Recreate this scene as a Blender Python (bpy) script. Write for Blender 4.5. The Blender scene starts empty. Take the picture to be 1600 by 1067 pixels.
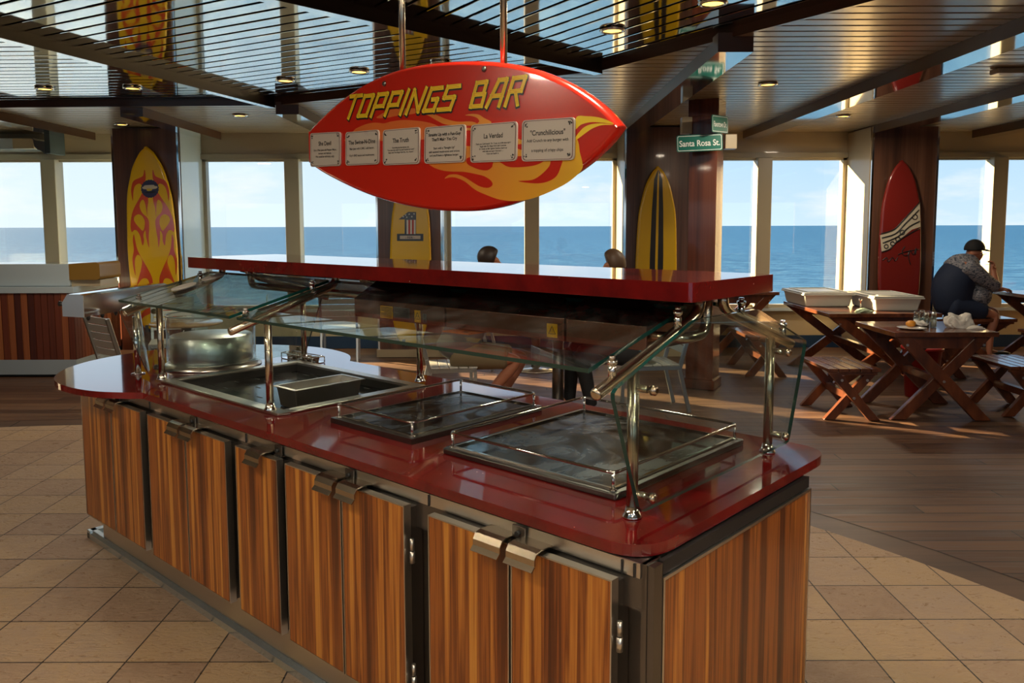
import bpy, bmesh, math, random
from mathutils import Vector, Matrix
from mathutils.geometry import tessellate_polygon
random.seed(7)
C = bpy.context.scene.collection
SC = bpy.context.scene
PI = math.pi

# ------------------------------------------------------------------ camera, world, sun, exposure
FPX, PX, PY, H = 1250.0, 800.0, 467.0, 1.70
PITCH = math.atan((467 - 353) / FPX); ROLL = -0.0025
FW = Vector((0, math.cos(PITCH), -math.sin(PITCH)))
_up = Vector((0, math.sin(PITCH), math.cos(PITCH))); _rt = Vector((1, 0, 0))
RT = _rt * math.cos(ROLL) + _up * math.sin(ROLL)
UP = _up * math.cos(ROLL) - _rt * math.sin(ROLL)
cam = bpy.data.cameras.new('camera'); camo = bpy.data.objects.new('camera', cam); C.objects.link(camo)
m = Matrix.Identity(4)
for i in range(3):
    m[i][0] = RT[i]; m[i][1] = UP[i]; m[i][2] = -FW[i]
m[2][3] = H
camo.matrix_world = m
cam.sensor_width = 36; cam.lens = FPX / 1600 * 36; cam.shift_y = -66.5 / 1600
cam.clip_start = .05; cam.clip_end = 60000
SC.camera = camo
SC.view_settings.view_transform = 'Standard'; SC.view_settings.look = 'None'
SC.view_settings.exposure = 0.2; SC.view_settings.gamma = 1.0
SC.view_settings.use_curve_mapping = False
SC.cycles.max_bounces = 10; SC.cycles.transparent_max_bounces = 24
SC.cycles.glossy_bounces = 5; SC.cycles.transmission_bounces = 6
SC.cycles.caustics_reflective = False; SC.cycles.caustics_refractive = False
SC.cycles.sample_clamp_indirect = 6

def new_world():
    w = bpy.data.worlds.new('sky'); SC.world = w; w.use_nodes = True
    nt = w.node_tree; N = nt.nodes; L = nt.links; N.clear()
    tc = N.new('ShaderNodeTexCoord'); sep = N.new('ShaderNodeSeparateXYZ'); L.new(tc.outputs['Generated'], sep.inputs[0])
    cr = N.new('ShaderNodeValToRGB'); L.new(sep.outputs['Z'], cr.inputs[0])
    e = cr.color_ramp.elements
    e[0].position = 0.0; e[0].color = (.60, .76, .87, 1)
    e[1].position = .6; e[1].color = (.12, .28, .60, 1)
    a = e.new(.10); a.color = (.44, .66, .86, 1)
    a = e.new(.25); a.color = (.28, .50, .80, 1)
    # brighter, whiter towards the sun side (left)
    mr = N.new('ShaderNodeMapRange'); L.new(sep.outputs['X'], mr.inputs[0])
    mr.inputs[1].default_value = .35; mr.inputs[2].default_value = -.75; mr.inputs[3].default_value = 0; mr.inputs[4].default_value = .75
    mx = N.new('ShaderNodeMixRGB'); L.new(mr.outputs[0], mx.inputs[0]); L.new(cr.outputs[0], mx.inputs[1]); mx.inputs[2].default_value = (.86, .92, .95, 1)
    # clouds
    mp = N.new('ShaderNodeMapping'); mp.inputs['Scale'].default_value = (3.2, 3.2, 11); L.new(tc.outputs['Generated'], mp.inputs[0])
    no = N.new('ShaderNodeTexNoise'); no.inputs['Scale'].default_value = 1.6; no.inputs['Detail'].default_value = 9; no.inputs['Roughness'].default_value = .6
    L.new(mp.outputs[0], no.inputs['Vector'])
    c2 = N.new('ShaderNodeValToRGB'); L.new(no.outputs[0], c2.inputs[0])
    c2.color_ramp.elements[0].position = .50; c2.color_ramp.elements[0].color = (0, 0, 0, 1)
    c2.color_ramp.elements[1].position = .68; c2.color_ramp.elements[1].color = (.75, .75, .75, 1)
    m2 = N.new('ShaderNodeMixRGB'); L.new(c2.outputs[0], m2.inputs[0]); L.new(mx.outputs[0], m2.inputs[1]); m2.inputs[2].default_value = (.90, .90, .88, 1)
    bg = N.new('ShaderNodeBackground'); L.new(m2.outputs[0], bg.inputs[0]); bg.inputs[1].default_value = 1.1
    o = N.new('ShaderNodeOutputWorld'); L.new(bg.outputs[0], o.inputs[0])
new_world()

SUN_AZ = Vector((-.84, .54)); SUN_EL = math.radians(16.0)
sd = bpy.data.lights.new('sun', 'SUN'); sd.energy = 36.0; sd.color = (1, .74, .40); sd.angle = math.radians(.6)
so = bpy.data.objects.new('sun', sd); C.objects.link(so)
tosun = Vector((SUN_AZ.x * math.cos(SUN_EL), SUN_AZ.y * math.cos(SUN_EL), math.sin(SUN_EL))).normalized()
so.rotation_euler = tosun.to_track_quat('Z', 'Y').to_euler(); so.location = (-12, 16, 9)
BACK_W = 240.0       # power of each added fill light behind the camera
LAMP_W = 22.0       # watts of each downlight lamp and each added ceiling fill lamp

# ------------------------------------------------------------------ measuring helpers (pixel of a flat feature -> point on its real plane)
def ray(x, y): return FW * FPX + RT * (x - PX) - UP * (y - PY)
EYE = Vector((0, 0, H))
_A = math.radians(47.7)
U_ = Vector((-math.sin(_A), math.cos(_A), 0)); V_ = Vector((math.cos(_A), math.sin(_A), 0))
def at_y(x, y, Y): r = ray(x, y); return EYE + r * (Y / r.y)
def at_z(x, y, z): r = ray(x, y); return EYE + r * ((z - H) / r.z)
def at_v(x, y, v):
    r = ray(x, y); return EYE + r * (v / r.dot(V_))
def W(u, v, z): return U_ * u + V_ * v + Vector((0, 0, z))

# ------------------------------------------------------------------ materials
MATS = {}
def mat(name, col=(.5, .5, .5), rough=.5, metal=0.0, spec=.5, coat=0.0, emit=None, es=1.0, bump=None, alpha=None, coat_rough=.05):
    if name in MATS: return MATS[name]
    m = bpy.data.materials.new(name); m.use_nodes = True; MATS[name] = m
    b = m.node_tree.nodes['Principled BSDF']
    b.inputs['Base Color'].default_value = (*col, 1); b.inputs['Roughness'].default_value = rough
    b.inputs['Metallic'].default_value = metal; b.inputs['Specular IOR Level'].default_value = spec
    b.inputs['Coat Weight'].default_value = coat; b.inputs['Coat Roughness'].default_value = coat_rough
    if emit: b.inputs['Emission Color'].default_value = (*emit, 1); b.inputs['Emission Strength'].default_value = es
    if bump: add_bump(m, *bump)
    return m
def nodes(m): nt = m.node_tree; return nt.nodes, nt.links, nt.nodes['Principled BSDF']
def coords(m, scale=(1, 1, 1), rot=(0, 0, 0), src='Object'):
    N, L, b = nodes(m); tc = N.new('ShaderNodeTexCoord'); mp = N.new('ShaderNodeMapping')
    mp.inputs['Scale'].default_value = scale; mp.inputs['Rotation'].default_value = rot
    L.new(tc.outputs[src], mp.inputs[0]); return mp.outputs[0]
def noise(m, vec, scale, detail=4, rough=.5, dist=0):
    N, L, b = nodes(m); n = N.new('ShaderNodeTexNoise'); n.inputs['Scale'].default_value = scale
    n.inputs['Detail'].default_value = detail; n.inputs['Roughness'].default_value = rough; n.inputs['Distortion'].default_value = dist
    L.new(vec, n.inputs['Vector']); return n.outputs[0]
def ramp(m, fac, stops, interp='LINEAR'):
    N, L, b = nodes(m); r = N.new('ShaderNodeValToRGB'); r.color_ramp.interpolation = interp; e = r.color_ramp.elements
    e[0].position = stops[0][0]; e[0].color = (*stops[0][1], 1); e[1].position = stops[-1][0]; e[1].color = (*stops[-1][1], 1)
    for p, c in stops[1:-1]: x = e.new(p); x.color = (*c, 1)
    L.new(fac, r.inputs[0]); return r.outputs[0]
def mixc(m, fac, a, b_, mode='MIX'):
    N, L, b = nodes(m); x = N.new('ShaderNodeMixRGB'); x.blend_type = mode
    for k, v in ((0, fac), (1, a), (2, b_)):
        if hasattr(v, 'links'): L.new(v, x.inputs[k])
        elif isinstance(v, tuple): x.inputs[k].default_value = (*v, 1)
        else: x.inputs[k].default_value = v
    return x.outputs[0]
def math_(m, op, a, b_=0.0, c=0.0):
    N, L, b = nodes(m); x = N.new('ShaderNodeMath'); x.operation = op
    for k, v in ((0, a), (1, b_), (2, c)):
        if hasattr(v, 'links'): L.new(v, x.inputs[k])
        else: x.inputs[k].default_value = v
    return x.outputs[0]
def setb(m, sock, val): nodes(m)[1].new(val, nodes(m)[2].inputs[sock])
def bumpit(m, height, strength=.3, dist=.01):
    N, L, b = nodes(m); x = N.new('ShaderNodeBump'); x.inputs['Strength'].default_value = strength; x.inputs['Distance'].default_value = dist
    L.new(height, x.inputs['Height']); L.new(x.outputs[0], b.inputs['Normal'])

def wood(name, stops, vertical='z', fine=40, broad=7, rough=.35, coat=.0, stretch=.035, spec=.5):
    m = mat(name, rough=rough, coat=coat, spec=spec)
    s = [1, 1, 1]; s['xyz'.index(vertical)] = stretch
    v = coords(m, tuple(s))
    a = noise(m, v, broad, 2, .5, .2); b = noise(m, v, fine, 5, .6, .4)
    f = math_(m, 'ADD', math_(m, 'MULTIPLY', a, .72), math_(m, 'MULTIPLY', b, .28))
    setb(m, 'Base Color', ramp(m, f, stops)); bumpit(m, b, .08, .003)
    return m

M_zebra = wood('cabinet_veneer', [(.36, (.045, .014, .006)), (.43, (.12, .032, .009)), (.47, (.26, .075, .016)), (.50, (.36, .11, .020)), (.53, (.16, .042, .010)), (.57, (.42, .14, .025)), (.61, (.60, .26, .045)), (.68, (.30, .09, .02))], fine=60, broad=12, rough=.3, stretch=.02, coat=.15)
M_walnut = wood('pillar_veneer', [(.35, (.05, .022, .014)), (.5, (.12, .052, .030)), (.65, (.20, .095, .055))], fine=45, broad=6, rough=.3, coat=.2, stretch=.02)
M_mahog = wood('mahogany', [(.3, (.04, .012, .008)), (.5, (.12, .032, .016)), (.7, (.2, .06, .025))], fine=50, broad=8, rough=.25, coat=.3, stretch=.02)
M_table = wood('stained_pine', [(.3, (.05, .015, .008)), (.5, (.12, .036, .015)), (.7, (.20, .065, .026))], vertical='y', fine=30, broad=10, rough=.22, coat=.45, stretch=.12)
M_leg = wood('stained_pine_leg', [(.3, (.045, .012, .006)), (.5, (.12, .032, .011)), (.7, (.2, .058, .02))], fine=30, broad=10, rough=.3, coat=.3, stretch=.3)
M_slatwood = wood('bar_slats', [(.36, (.05, .014, .008)), (.47, (.15, .035, .014)), (.55, (.30, .09, .03)), (.63, (.42, .15, .05))], fine=40, broad=9, rough=.4, stretch=.03)

M_steel = mat('brushed_steel', (.70, .67, .62), .28, 1.0)
bumpit(M_steel, noise(M_steel, coords(M_steel, (1, 1, .05)), 120, 3), .05, .002)
M_steel_dark = mat('dull_steel', (.20, .19, .18), .34, 1.0)
bumpit(M_steel_dark, noise(M_steel_dark, coords(M_steel_dark), 14, 5), .08, .004)
M_chrome = mat('chrome', (.78, .76, .72), .08, 1.0)
M_tube = mat('bronze_steel_tube', (.55, .47, .36), .22, 1.0)
M_black = mat('black_gap', (.008, .008, .009), .6)
M_rubber = mat('black_plastic', (.015, .015, .017), .45)
M_hood = mat('lamp_hood_metal', (.42, .24, .19), .22, .8)
M_white = mat('white_laminate', (.50, .59, .65), .12, coat=.5)
M_cream = mat('cream_paint', (.48, .39, .25), .35, coat=.2)
M_frame = mat('window_frame_paint', (.36, .32, .235), .35)
M_blue = mat('navy_skirting', (.01, .035, .09), .4)
M_alu = mat('satin_aluminium', (.42, .46, .50), .3, 1.0)
M_seatslat = mat('grey_slat', (.55, .54, .51), .35, .25)
M_board_y = mat('board_yellow', (.80, .50, .004), .3, coat=.3)
M_board_r = mat('board_red', (.20, .016, .012), .2, coat=.4)
M_flame = mat('flame_red', (.62, .07, .02), .15, coat=.7)
M_ink = mat('black_ink', (.012, .012, .014), .3, coat=.4)
M_ink2 = mat('navy_ink', (.03, .03, .09), .3)
M_cream2 = mat('cream_ink', (.62, .55, .42), .4)
M_signred = mat('sign_red', (.60, .022, .010), .22, coat=.5)
M_yellow = mat('sign_yellow', (.95, .70, .02), .35)
M_plaque = mat('plaque_board', (.58, .53, .47), .4)
M_maroon = mat('maroon_line', (.10, .01, .012), .4)
M_green = mat('street_green', (.005, .13, .10), .3)
M_signwhite = mat('sign_white', (.72, .76, .76), .4)
M_sticker = mat('warning_yellow', (.85, .45, .01), .4)
M_orange = mat('orange_card', (.75, .22, .06), .5)
M_skin = mat('skin', (.42, .17, .10), .5)
M_navy = mat('navy_cloth', (.008, .018, .05), .8)
M_khaki = mat('khaki_cloth', (.20, .155, .09), .85)
M_black_cloth = mat('black_cloth', (.012, .013, .016), .8)
M_teal = mat('teal_cloth', (.03, .18, .22), .8)
M_greycloth = mat('grey_cloth', (.13, .13, .14), .8)
M_hair = mat('dark_hair', (.025, .015, .012), .5)
M_hair2 = mat('brown_hair', (.09, .05, .028), .5)
M_plastic = mat('white_plastic', (.62, .62, .56), .35)
M_paper = mat('paper_napkin', (.74, .71, .66), .8)
M_bin = mat('red_plastic', (.45, .015, .012), .35)
M_camo = mat('camo_cloth', rough=.8)
setb(M_camo, 'Base Color', ramp(M_camo, noise(M_camo, coords(M_camo, (1, 1, 2.2)), 22, 3, .6), [(.40, (.04, .05, .08)), (.47, (.16, .18, .22)), (.53, (.36, .34, .36)), (.60, (.10, .12, .17))]))

# quartz worktop: dark red with white specks
M_quartz = mat('red_quartz', rough=.07, coat=.6, coat_rough=.03)
_v = coords(M_quartz)
_vor = nodes(M_quartz)[0].new('ShaderNodeTexVoronoi'); _vor.inputs['Scale'].default_value = 26; nodes(M_quartz)[1].new(_v, _vor.inputs['Vector'])
_sp = ramp(M_quartz, _vor.outputs['Distance'], [(.035, (1, 1, 1)), (.06, (0, 0, 0))])
_n = noise(M_quartz, _v, 9, 4, .6)
_base = ramp(M_quartz, _n, [(.35, (.115, .005, .006)), (.7, (.20, .008, .008))])
_msk = ramp(M_quartz, noise(M_quartz, _v, 7, 2), [(.55, (0, 0, 0)), (.6, (1, 1, 1))])
setb(M_quartz, 'Base Color', mixc(M_quartz, math_(M_quartz, 'MULTIPLY', _sp, _msk), _base, (.75, .62, .45)))
bumpit(M_quartz, noise(M_quartz, _v, 3, 6, .6), .04, .01)

# dirty hot plate glass
M_hot = mat('hotplate_glass', rough=.09, coat=.5)
_v = coords(M_hot); _n = noise(M_hot, _v, 3.2, 8, .66, 1.1)
setb(M_hot, 'Base Color', ramp(M_hot, _n, [(.49, (.004, .005, .006)), (.63, (.025, .045, .06)), (.73, (.15, .21, .25))]))
setb(M_hot, 'Roughness', ramp(M_hot, _n, [(.42, (.08, .08, .08)), (.62, (.4, .4, .4))]))

# sign flame paint: orange to yellow along the board
M_signflame = mat('sign_flame', rough=.3, coat=.3)
_N, _L, _b = nodes(M_signflame)
_tc = _N.new('ShaderNodeTexCoord'); _sx = _N.new('ShaderNodeSeparateXYZ'); _L.new(_tc.outputs['Object'], _sx.inputs[0])
setb(M_signflame, 'Base Color', ramp(M_signflame, math_(M_signflame, 'MULTIPLY_ADD', _sx.outputs[0], .7, .5), [(.25, (.66, .12, .02)), (.55, (.80, .30, .03)), (.85, (.86, .56, .02))]))

# inner mirror ceiling slats / outer cream slats
M_mirror = mat('polished_slat', (.74, .76, .78), .05, 1.0)
bumpit(M_mirror, noise(M_mirror, coords(M_mirror), 3.5, 3), .06, .01)
M_outer = mat('cream_slat', (.46, .36, .24), .30, .35, coat=.25, coat_rough=.12)
bumpit(M_outer, noise(M_outer, coords(M_outer), 5, 3), .06, .01)
M_beam = mat('beam_brown', (.085, .038, .022), .3, coat=.3)
M_beamface = mat('beam_soffit', (.8, .8, .8), .06, 1.0)

# sea
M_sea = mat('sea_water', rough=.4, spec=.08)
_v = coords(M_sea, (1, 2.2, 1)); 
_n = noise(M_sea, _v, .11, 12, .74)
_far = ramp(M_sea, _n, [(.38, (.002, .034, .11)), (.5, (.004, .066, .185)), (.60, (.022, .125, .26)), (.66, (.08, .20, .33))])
# brightness of the sea painted into its colour: paler close by, deep blue farther out
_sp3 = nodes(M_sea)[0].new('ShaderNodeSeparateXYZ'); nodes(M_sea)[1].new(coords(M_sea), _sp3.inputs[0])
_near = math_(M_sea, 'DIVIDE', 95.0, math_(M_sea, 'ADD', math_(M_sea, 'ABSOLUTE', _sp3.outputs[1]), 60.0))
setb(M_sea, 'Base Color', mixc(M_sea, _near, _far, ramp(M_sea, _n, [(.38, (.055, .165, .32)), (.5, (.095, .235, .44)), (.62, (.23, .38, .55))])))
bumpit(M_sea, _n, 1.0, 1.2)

# stone tiles on the world grid
def tile_mat():
    m = mat('stone_tile', rough=.45); N, L, b = nodes(m)
    tc = N.new('ShaderNodeTexCoord'); sp = N.new('ShaderNodeSeparateXYZ'); L.new(tc.outputs['Object'], sp.inputs[0])
    T = .327; x0 = at_z(1233, 870, 0).x; y0 = at_z(1300, 870.3, 0).y
    def cell(s, o):
        f = math_(m, 'DIVIDE', math_(m, 'SUBTRACT', s, o - 40 * T), T)
        fr = math_(m, 'FRACT', f); d = math_(m, 'MINIMUM', fr, math_(m, 'SUBTRACT', 1.0, fr)); return math_(m, 'FLOOR', f), d
    cx, dx = cell(sp.outputs[0], x0); cy, dy = cell(sp.outputs[1], y0)
    d = math_(m, 'MINIMUM', dx, dy); g = math_(m, 'GREATER_THAN', d, .010)
    cb = N.new('ShaderNodeCombineXYZ'); L.new(cx, cb.inputs[0]); L.new(cy, cb.inputs[1])
    wn = N.new('ShaderNodeTexWhiteNoise'); L.new(cb.outputs[0], wn.inputs['Vector'])
    v = coords(m); n = noise(m, v, 9, 8, .65, .8)
    rough_ = coords(m, (1, 2.4, 1), (0, 0, .5)); nb = noise(m, rough_, 16, 8, .7, 1.2)
    base = ramp(m, math_(m, 'ADD', math_(m, 'MULTIPLY', wn.outputs[0], .55), math_(m, 'MULTIPLY', n, .45)), [(.15, (.34, .22, .145)), (.45, (.44, .30, .195)), (.6, (.50, .34, .19)), (.85, (.42, .30, .225))])
    setb(m, 'Base Color', mixc(m, g, (.03, .02, .015), base))
    setb(m, 'Roughness', ramp(m, nb, [(.3, (.20, .20, .20)), (.7, (.5, .5, .5))]))
    h = math_(m, 'ADD', math_(m, 'MULTIPLY', g, .5), math_(m, 'MULTIPLY', nb, .9))
    bumpit(m, h, .8, .016); return m
def deck_mat():
    m = mat('deck_plank', rough=.5); N, L, b = nodes(m)
    tc = N.new('ShaderNodeTexCoord'); sp = N.new('ShaderNodeSeparateXYZ'); L.new(tc.outputs['Object'], sp.inputs[0])
    T = .138
    f = math_(m, 'DIVIDE', math_(m, 'ADD', sp.outputs[1], 40 * T - .06), T); fr = math_(m, 'FRACT', f); row = math_(m, 'FLOOR', f)
    d = math_(m, 'MINIMUM', fr, math_(m, 'SUBTRACT', 1.0, fr)); g = math_(m, 'GREATER_THAN', d, .035)
    # butt joints
    off = math_(m, 'MULTIPLY', math_(m, 'FRACT', math_(m, 'MULTIPLY', row, .377)), 2.6)
    fx = math_(m, 'DIVIDE', math_(m, 'ADD', math_(m, 'ADD', sp.outputs[0], 30.0), off), 2.6); fxx = math_(m, 'FRACT', fx)
    dx = math_(m, 'MINIMUM', fxx, math_(m, 'SUBTRACT', 1.0, fxx)); g2 = math_(m, 'GREATER_THAN', dx, .002)
    g = math_(m, 'MULTIPLY', g, g2)
    cb = N.new('ShaderNodeCombineXYZ'); L.new(row, cb.inputs[0]); L.new(math_(m, 'FLOOR', fx), cb.inputs[1])
    wn = N.new('ShaderNodeTexWhiteNoise'); L.new(cb.outputs[0], wn.inputs['Vector'])
    n = noise(m, coords(m, (.12, 2, 1)), 14, 6, .6, .3)
    base = ramp(m, math_(m, 'ADD', math_(m, 'MULTIPLY', wn.outputs[0], .35), math_(m, 'MULTIPLY', n, .65)), [(.25, (.050, .022, .012)), (.5, (.100, .047, .026)), (.75, (.18, .095, .052))])
    setb(m, 'Base Color', mixc(m, g, (.010, .008, .007), base))
    setb(m, 'Roughness', ramp(m, n, [(.3, (.35, .35, .35)), (.7, (.6, .6, .6))]))
    bumpit(m, math_(m, 'ADD', g, math_(m, 'MULTIPLY', n, .4)), .35, .006); return m
_ws = nodes(M_slatwood)[0].new('ShaderNodeSeparateXYZ'); nodes(M_slatwood)[1].new(coords(M_slatwood), _ws.inputs[0])
_wn = nodes(M_slatwood)[0].new('ShaderNodeTexWhiteNoise'); _wn.noise_dimensions = '1D'
nodes(M_slatwood)[1].new(math_(M_slatwood, 'FLOOR', math_(M_slatwood, 'DIVIDE', math_(M_slatwood, 'ADD', _ws.outputs[0], _ws.outputs[1]), .075)), _wn.inputs['W'])
_wf = noise(M_slatwood, coords(M_slatwood, (1, 1, .04)), 50, 5)
setb(M_slatwood, 'Base Color', ramp(M_slatwood, math_(M_slatwood, 'ADD', math_(M_slatwood, 'MULTIPLY', _wn.outputs[0], .75), math_(M_slatwood, 'MULTIPLY', _wf, .3)), [(.1, (.06, .014, .009)), (.5, (.16, .036, .016)), (.75, (.30, .085, .03)), (.95, (.42, .15, .05))]))
M_tile = tile_mat(); M_deck = deck_mat()
M_deckring = wood('deck_border', [(.3, (.05, .028, .018)), (.7, (.13, .07, .042))], vertical='x', rough=.45)

def glass_mat(name, tint=(.93, .97, .95), f0=.045, rough=.0, dirt=0.0):
    m = bpy.data.materials.new(name); m.use_nodes = True; N = m.node_tree.nodes; L = m.node_tree.links; N.clear()
    o = N.new('ShaderNodeOutputMaterial'); t = N.new('ShaderNodeBsdfTransparent'); t.inputs[0].default_value = (*tint, 1)
    g = N.new('ShaderNodeBsdfGlossy'); g.inputs['Roughness'].default_value = rough; g.inputs[0].default_value = (1, 1, 1, 1)
    lw = N.new('ShaderNodeLayerWeight'); lw.inputs[0].default_value = .5
    p = N.new('ShaderNodeMath'); p.operation = 'POWER'; L.new(lw.outputs['Facing'], p.inputs[0]); p.inputs[1].default_value = 4.5
    a = N.new('ShaderNodeMath'); a.operation = 'MULTIPLY_ADD'; L.new(p.outputs[0], a.inputs[0]); a.inputs[1].default_value = .9; a.inputs[2].default_value = f0
    mx = N.new('ShaderNodeMixShader'); L.new(a.outputs[0], mx.inputs[0]); L.new(t.outputs[0], mx.inputs[1]); L.new(g.outputs[0], mx.inputs[2])
    out = mx.outputs[0]
    if dirt:
        d = N.new('ShaderNodeBsdfDiffuse'); d.inputs[0].default_value = (.7, .75, .75, 1)
        tc = N.new('ShaderNodeTexCoord'); n = N.new('ShaderNodeTexNoise'); n.inputs['Scale'].default_value = 6; n.inputs['Detail'].default_value = 6; n.inputs['Distortion'].default_value = 1.5
        L.new(tc.outputs['Object'], n.inputs['Vector'])
        r = N.new('ShaderNodeMapRange'); L.new(n.outputs[0], r.inputs[0]); r.inputs[1].default_value = .45; r.inputs[2].default_value = .75; r.inputs[3].default_value = 0; r.inputs[4].default_value = dirt
        m2 = N.new('ShaderNodeMixShader'); L.new(r.outputs[0], m2.inputs[0]); L.new(out, m2.inputs[1]); L.new(d.outputs[0], m2.inputs[2]); out = m2.outputs[0]
    L.new(out, o.inputs[0]); MATS[name] = m; return m
M_pane = glass_mat('window_glass', (.97, .985, .99), .03)
M_glass = glass_mat('guard_glass', (.88, .94, .92), .06, dirt=.025)
M_acrylic = glass_mat('acrylic', (.975, .985, .985), .03, rough=.02, dirt=.04)
M_gedge = mat('glass_edge', (.004, .045, .04), .12, coat=.3)

# ------------------------------------------------------------------ mesh builder
class MB:
    def __init__(s): s.v = []; s.f = []; s.mi = []; s.sm = []
    def add(s, verts, faces, mi=0, smooth=False, M=None):
        o = len(s.v)
        for p in verts:
            p = Vector(p); s.v.append(M @ p if M else p)
        for f in faces: s.f.append(tuple(i + o for i in f)); s.mi.append(mi); s.sm.append(smooth)
        return s
    def box(s, x0, x1, y0, y1, z0, z1, M=None, mi=0):
        vs = [(x, y, z) for z in (z0, z1) for y in (y0, y1) for x in (x0, x1)]
        return s.add(vs, [(0, 2, 3, 1), (4, 5, 7, 6), (0, 1, 5, 4), (2, 6, 7, 3), (0, 4, 6, 2), (1, 3, 7, 5)], mi, False, M)
    def hexa(s, pts, mi=0):   # 4 bottom + 4 top points
        return s.add(pts, [(0, 1, 2, 3), (4, 5, 6, 7), (0, 1, 5, 4), (1, 2, 6, 5), (2, 3, 7, 6), (3, 0, 4, 7)], mi)
    def ubox(s, u0, u1, v0, v1, z0, z1, mi=0):
        return s.hexa([W(u0, v0, z0), W(u1, v0, z0), W(u1, v1, z0), W(u0, v1, z0), W(u0, v0, z1), W(u1, v0, z1), W(u1, v1, z1), W(u0, v1, z1)], mi)
    def bar(s, a, b, w, h, up=(0, 0, 1), mi=0):     # rectangular bar from a to b
        a = Vector(a); b = Vector(b); d = (b - a).normalized(); up = Vector(up)
        x = d.cross(up)
        if x.length < 1e-4: x = d.cross(Vector((0, 1, 0)))
        x.normalize(); y = x.cross(d).normalized(); x = x * w / 2; y = y * h / 2
        return s.hexa([a - x - y, a + x - y, a + x + y, a - x + y, b - x - y, b + x - y, b + x + y, b - x + y], mi)
    def tube(s, path, r, n=12, mi=0, caps=True, closed=False):
        path = [Vector(p) for p in path]; K = len(path)
        rr = r if isinstance(r, (list, tuple)) else [r] * K
        prev = None; vs = []
        for i, p in enumerate(path):
            if closed: t = path[(i + 1) % K] - path[i - 1]
            else: t = path[min(i + 1, K - 1)] - path[max(i - 1, 0)]
            t.normalize()
            if prev is None:
                a = t.cross(Vector((0, 0, 1)));
                if a.length < .05: a = t.cross(Vector((1, 0, 0)))
            else: a = prev - t * prev.dot(t)
            a.normalize(); prev = a; b = t.cross(a)
            for j in range(n):
                th = 2 * PI * j / n; vs.append(p + (a * math.cos(th) + b * math.sin(th)) * rr[i])
        fs = []
        for i in range(K if closed else K - 1):
            for j in range(n):
                i2 = (i + 1) % K; fs.append((i * n + j, i * n + (j + 1) % n, i2 * n + (j + 1) % n, i2 * n + j))
        s.add(vs, fs, mi, True)
        if caps and not closed:
            s.add(vs[:n], [tuple(range(n))], mi); s.add(vs[-n:], [tuple(range(n))], mi)
        return s
    def lathe(s, prof, c=(0, 0, 0), n=24, mi=0, smooth=True, M=None, caps=True):
        c = Vector(c); vs = []
        for r, z in prof:
            for j in range(n): th = 2 * PI * j / n; vs.append(c + Vector((r * math.cos(th), r * math.sin(th), z)))
        fs = []
        for i in range(len(prof) - 1):
            for j in range(n): fs.append((i * n + j, i * n + (j + 1) % n, (i + 1) * n + (j + 1) % n, (i + 1) * n + j))
        s.add(vs, fs, mi, smooth, M)
        if not caps: return s
        if prof[0][0] > 1e-5: s.add(vs[:n], [tuple(range(n))], mi, False, M)
        if prof[-1][0] > 1e-5: s.add(vs[-n:], [tuple(range(n))], mi, False, M)
        return s
    def prism(s, pts, d, mi=0, holes=None, mi_side=None):   # planar polygon of 3d points, extruded by vector d
        pts = [Vector(p) for p in pts]; d = Vector(d); loops = [pts] + [[Vector(q) for q in h] for h in (holes or [])]
        allp = [p for lp in loops for p in lp]; tr = tessellate_polygon(loops)
        n = len(allp); ms = mi if mi_side is None else mi_side
        if d.length == 0:
            return s.add(allp, [tuple(t) for t in tr], mi)
        s.add(allp, [tuple(t) for t in tr], mi); s.add([p + d for p in allp], [tuple(reversed(t)) for t in tr], mi)
        for lp in loops:
            k = len(lp)
            for i in range(k):
                a, b = lp[i], lp[(i + 1) % k]; s.add([a, b, b + d, a + d], [(0, 1, 2, 3)], ms)
        return s
    def build(s, name, mats, parent=None, bevel=0, local=False, seg=2, merge=True):
        if not isinstance(mats, (list, tuple)): mats = [mats]
        off = Vector((0, 0, 0))
        if parent is not None and not local: off = world_loc(parent)
        me = bpy.data.meshes.new(name); me.from_pydata([tuple(p - off) for p in s.v], [], s.f)
        for m in mats: me.materials.append(m)
        for i, p in enumerate(me.polygons): p.material_index = s.mi[i]; p.use_smooth = s.sm[i]
        bm = bmesh.new(); bm.from_mesh(me)
        if merge: bmesh.ops.remove_doubles(bm, verts=bm.verts, dist=1e-5)
        bmesh.ops.recalc_face_normals(bm, faces=bm.faces); bm.to_mesh(me); bm.free()
        o = bpy.data.objects.new(name, me); C.objects.link(o)
        if parent is not None: o.parent = parent
        if bevel:
            b = o.modifiers.new('bevel', 'BEVEL'); b.width = bevel; b.segments = seg; b.limit_method = 'ANGLE'; b.angle_limit = math.radians(35)
        return o
def world_loc(o):
    p = Vector(o.location); q = o.parent
    while q is not None: p = p + Vector(q.location); q = q.parent
    return p
def tag(o, label, cat, group=None):
    o['label'] = label; o['category'] = cat
    if group: o['group'] = group
    return o
def thing(name, label, cat, loc=(0, 0, 0), rz=0, group=None):
    o = bpy.data.objects.new(name, None); C.objects.link(o); o.empty_display_size = .1
    o.location = loc; o.rotation_euler = (0, 0, rz); return tag(o, label, cat, group)
def struct(o): o['kind'] = 'structure'; return o
def struct_empty(name, loc=(0, 0, 0)):
    o = bpy.data.objects.new(name, None); C.objects.link(o); o.location = loc; return struct(o)
def dup(root, loc, rz, label, group=None):
    r = root.copy(); C.objects.link(r); r.location = loc; r.rotation_euler = (0, 0, rz); r['label'] = label
    if group: r['group'] = group
    for ch in list(root.children):
        c = ch.copy(); C.objects.link(c); c.parent = r
        for g in list(ch.children):
            d = g.copy(); C.objects.link(d); d.parent = c
    return r
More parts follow.
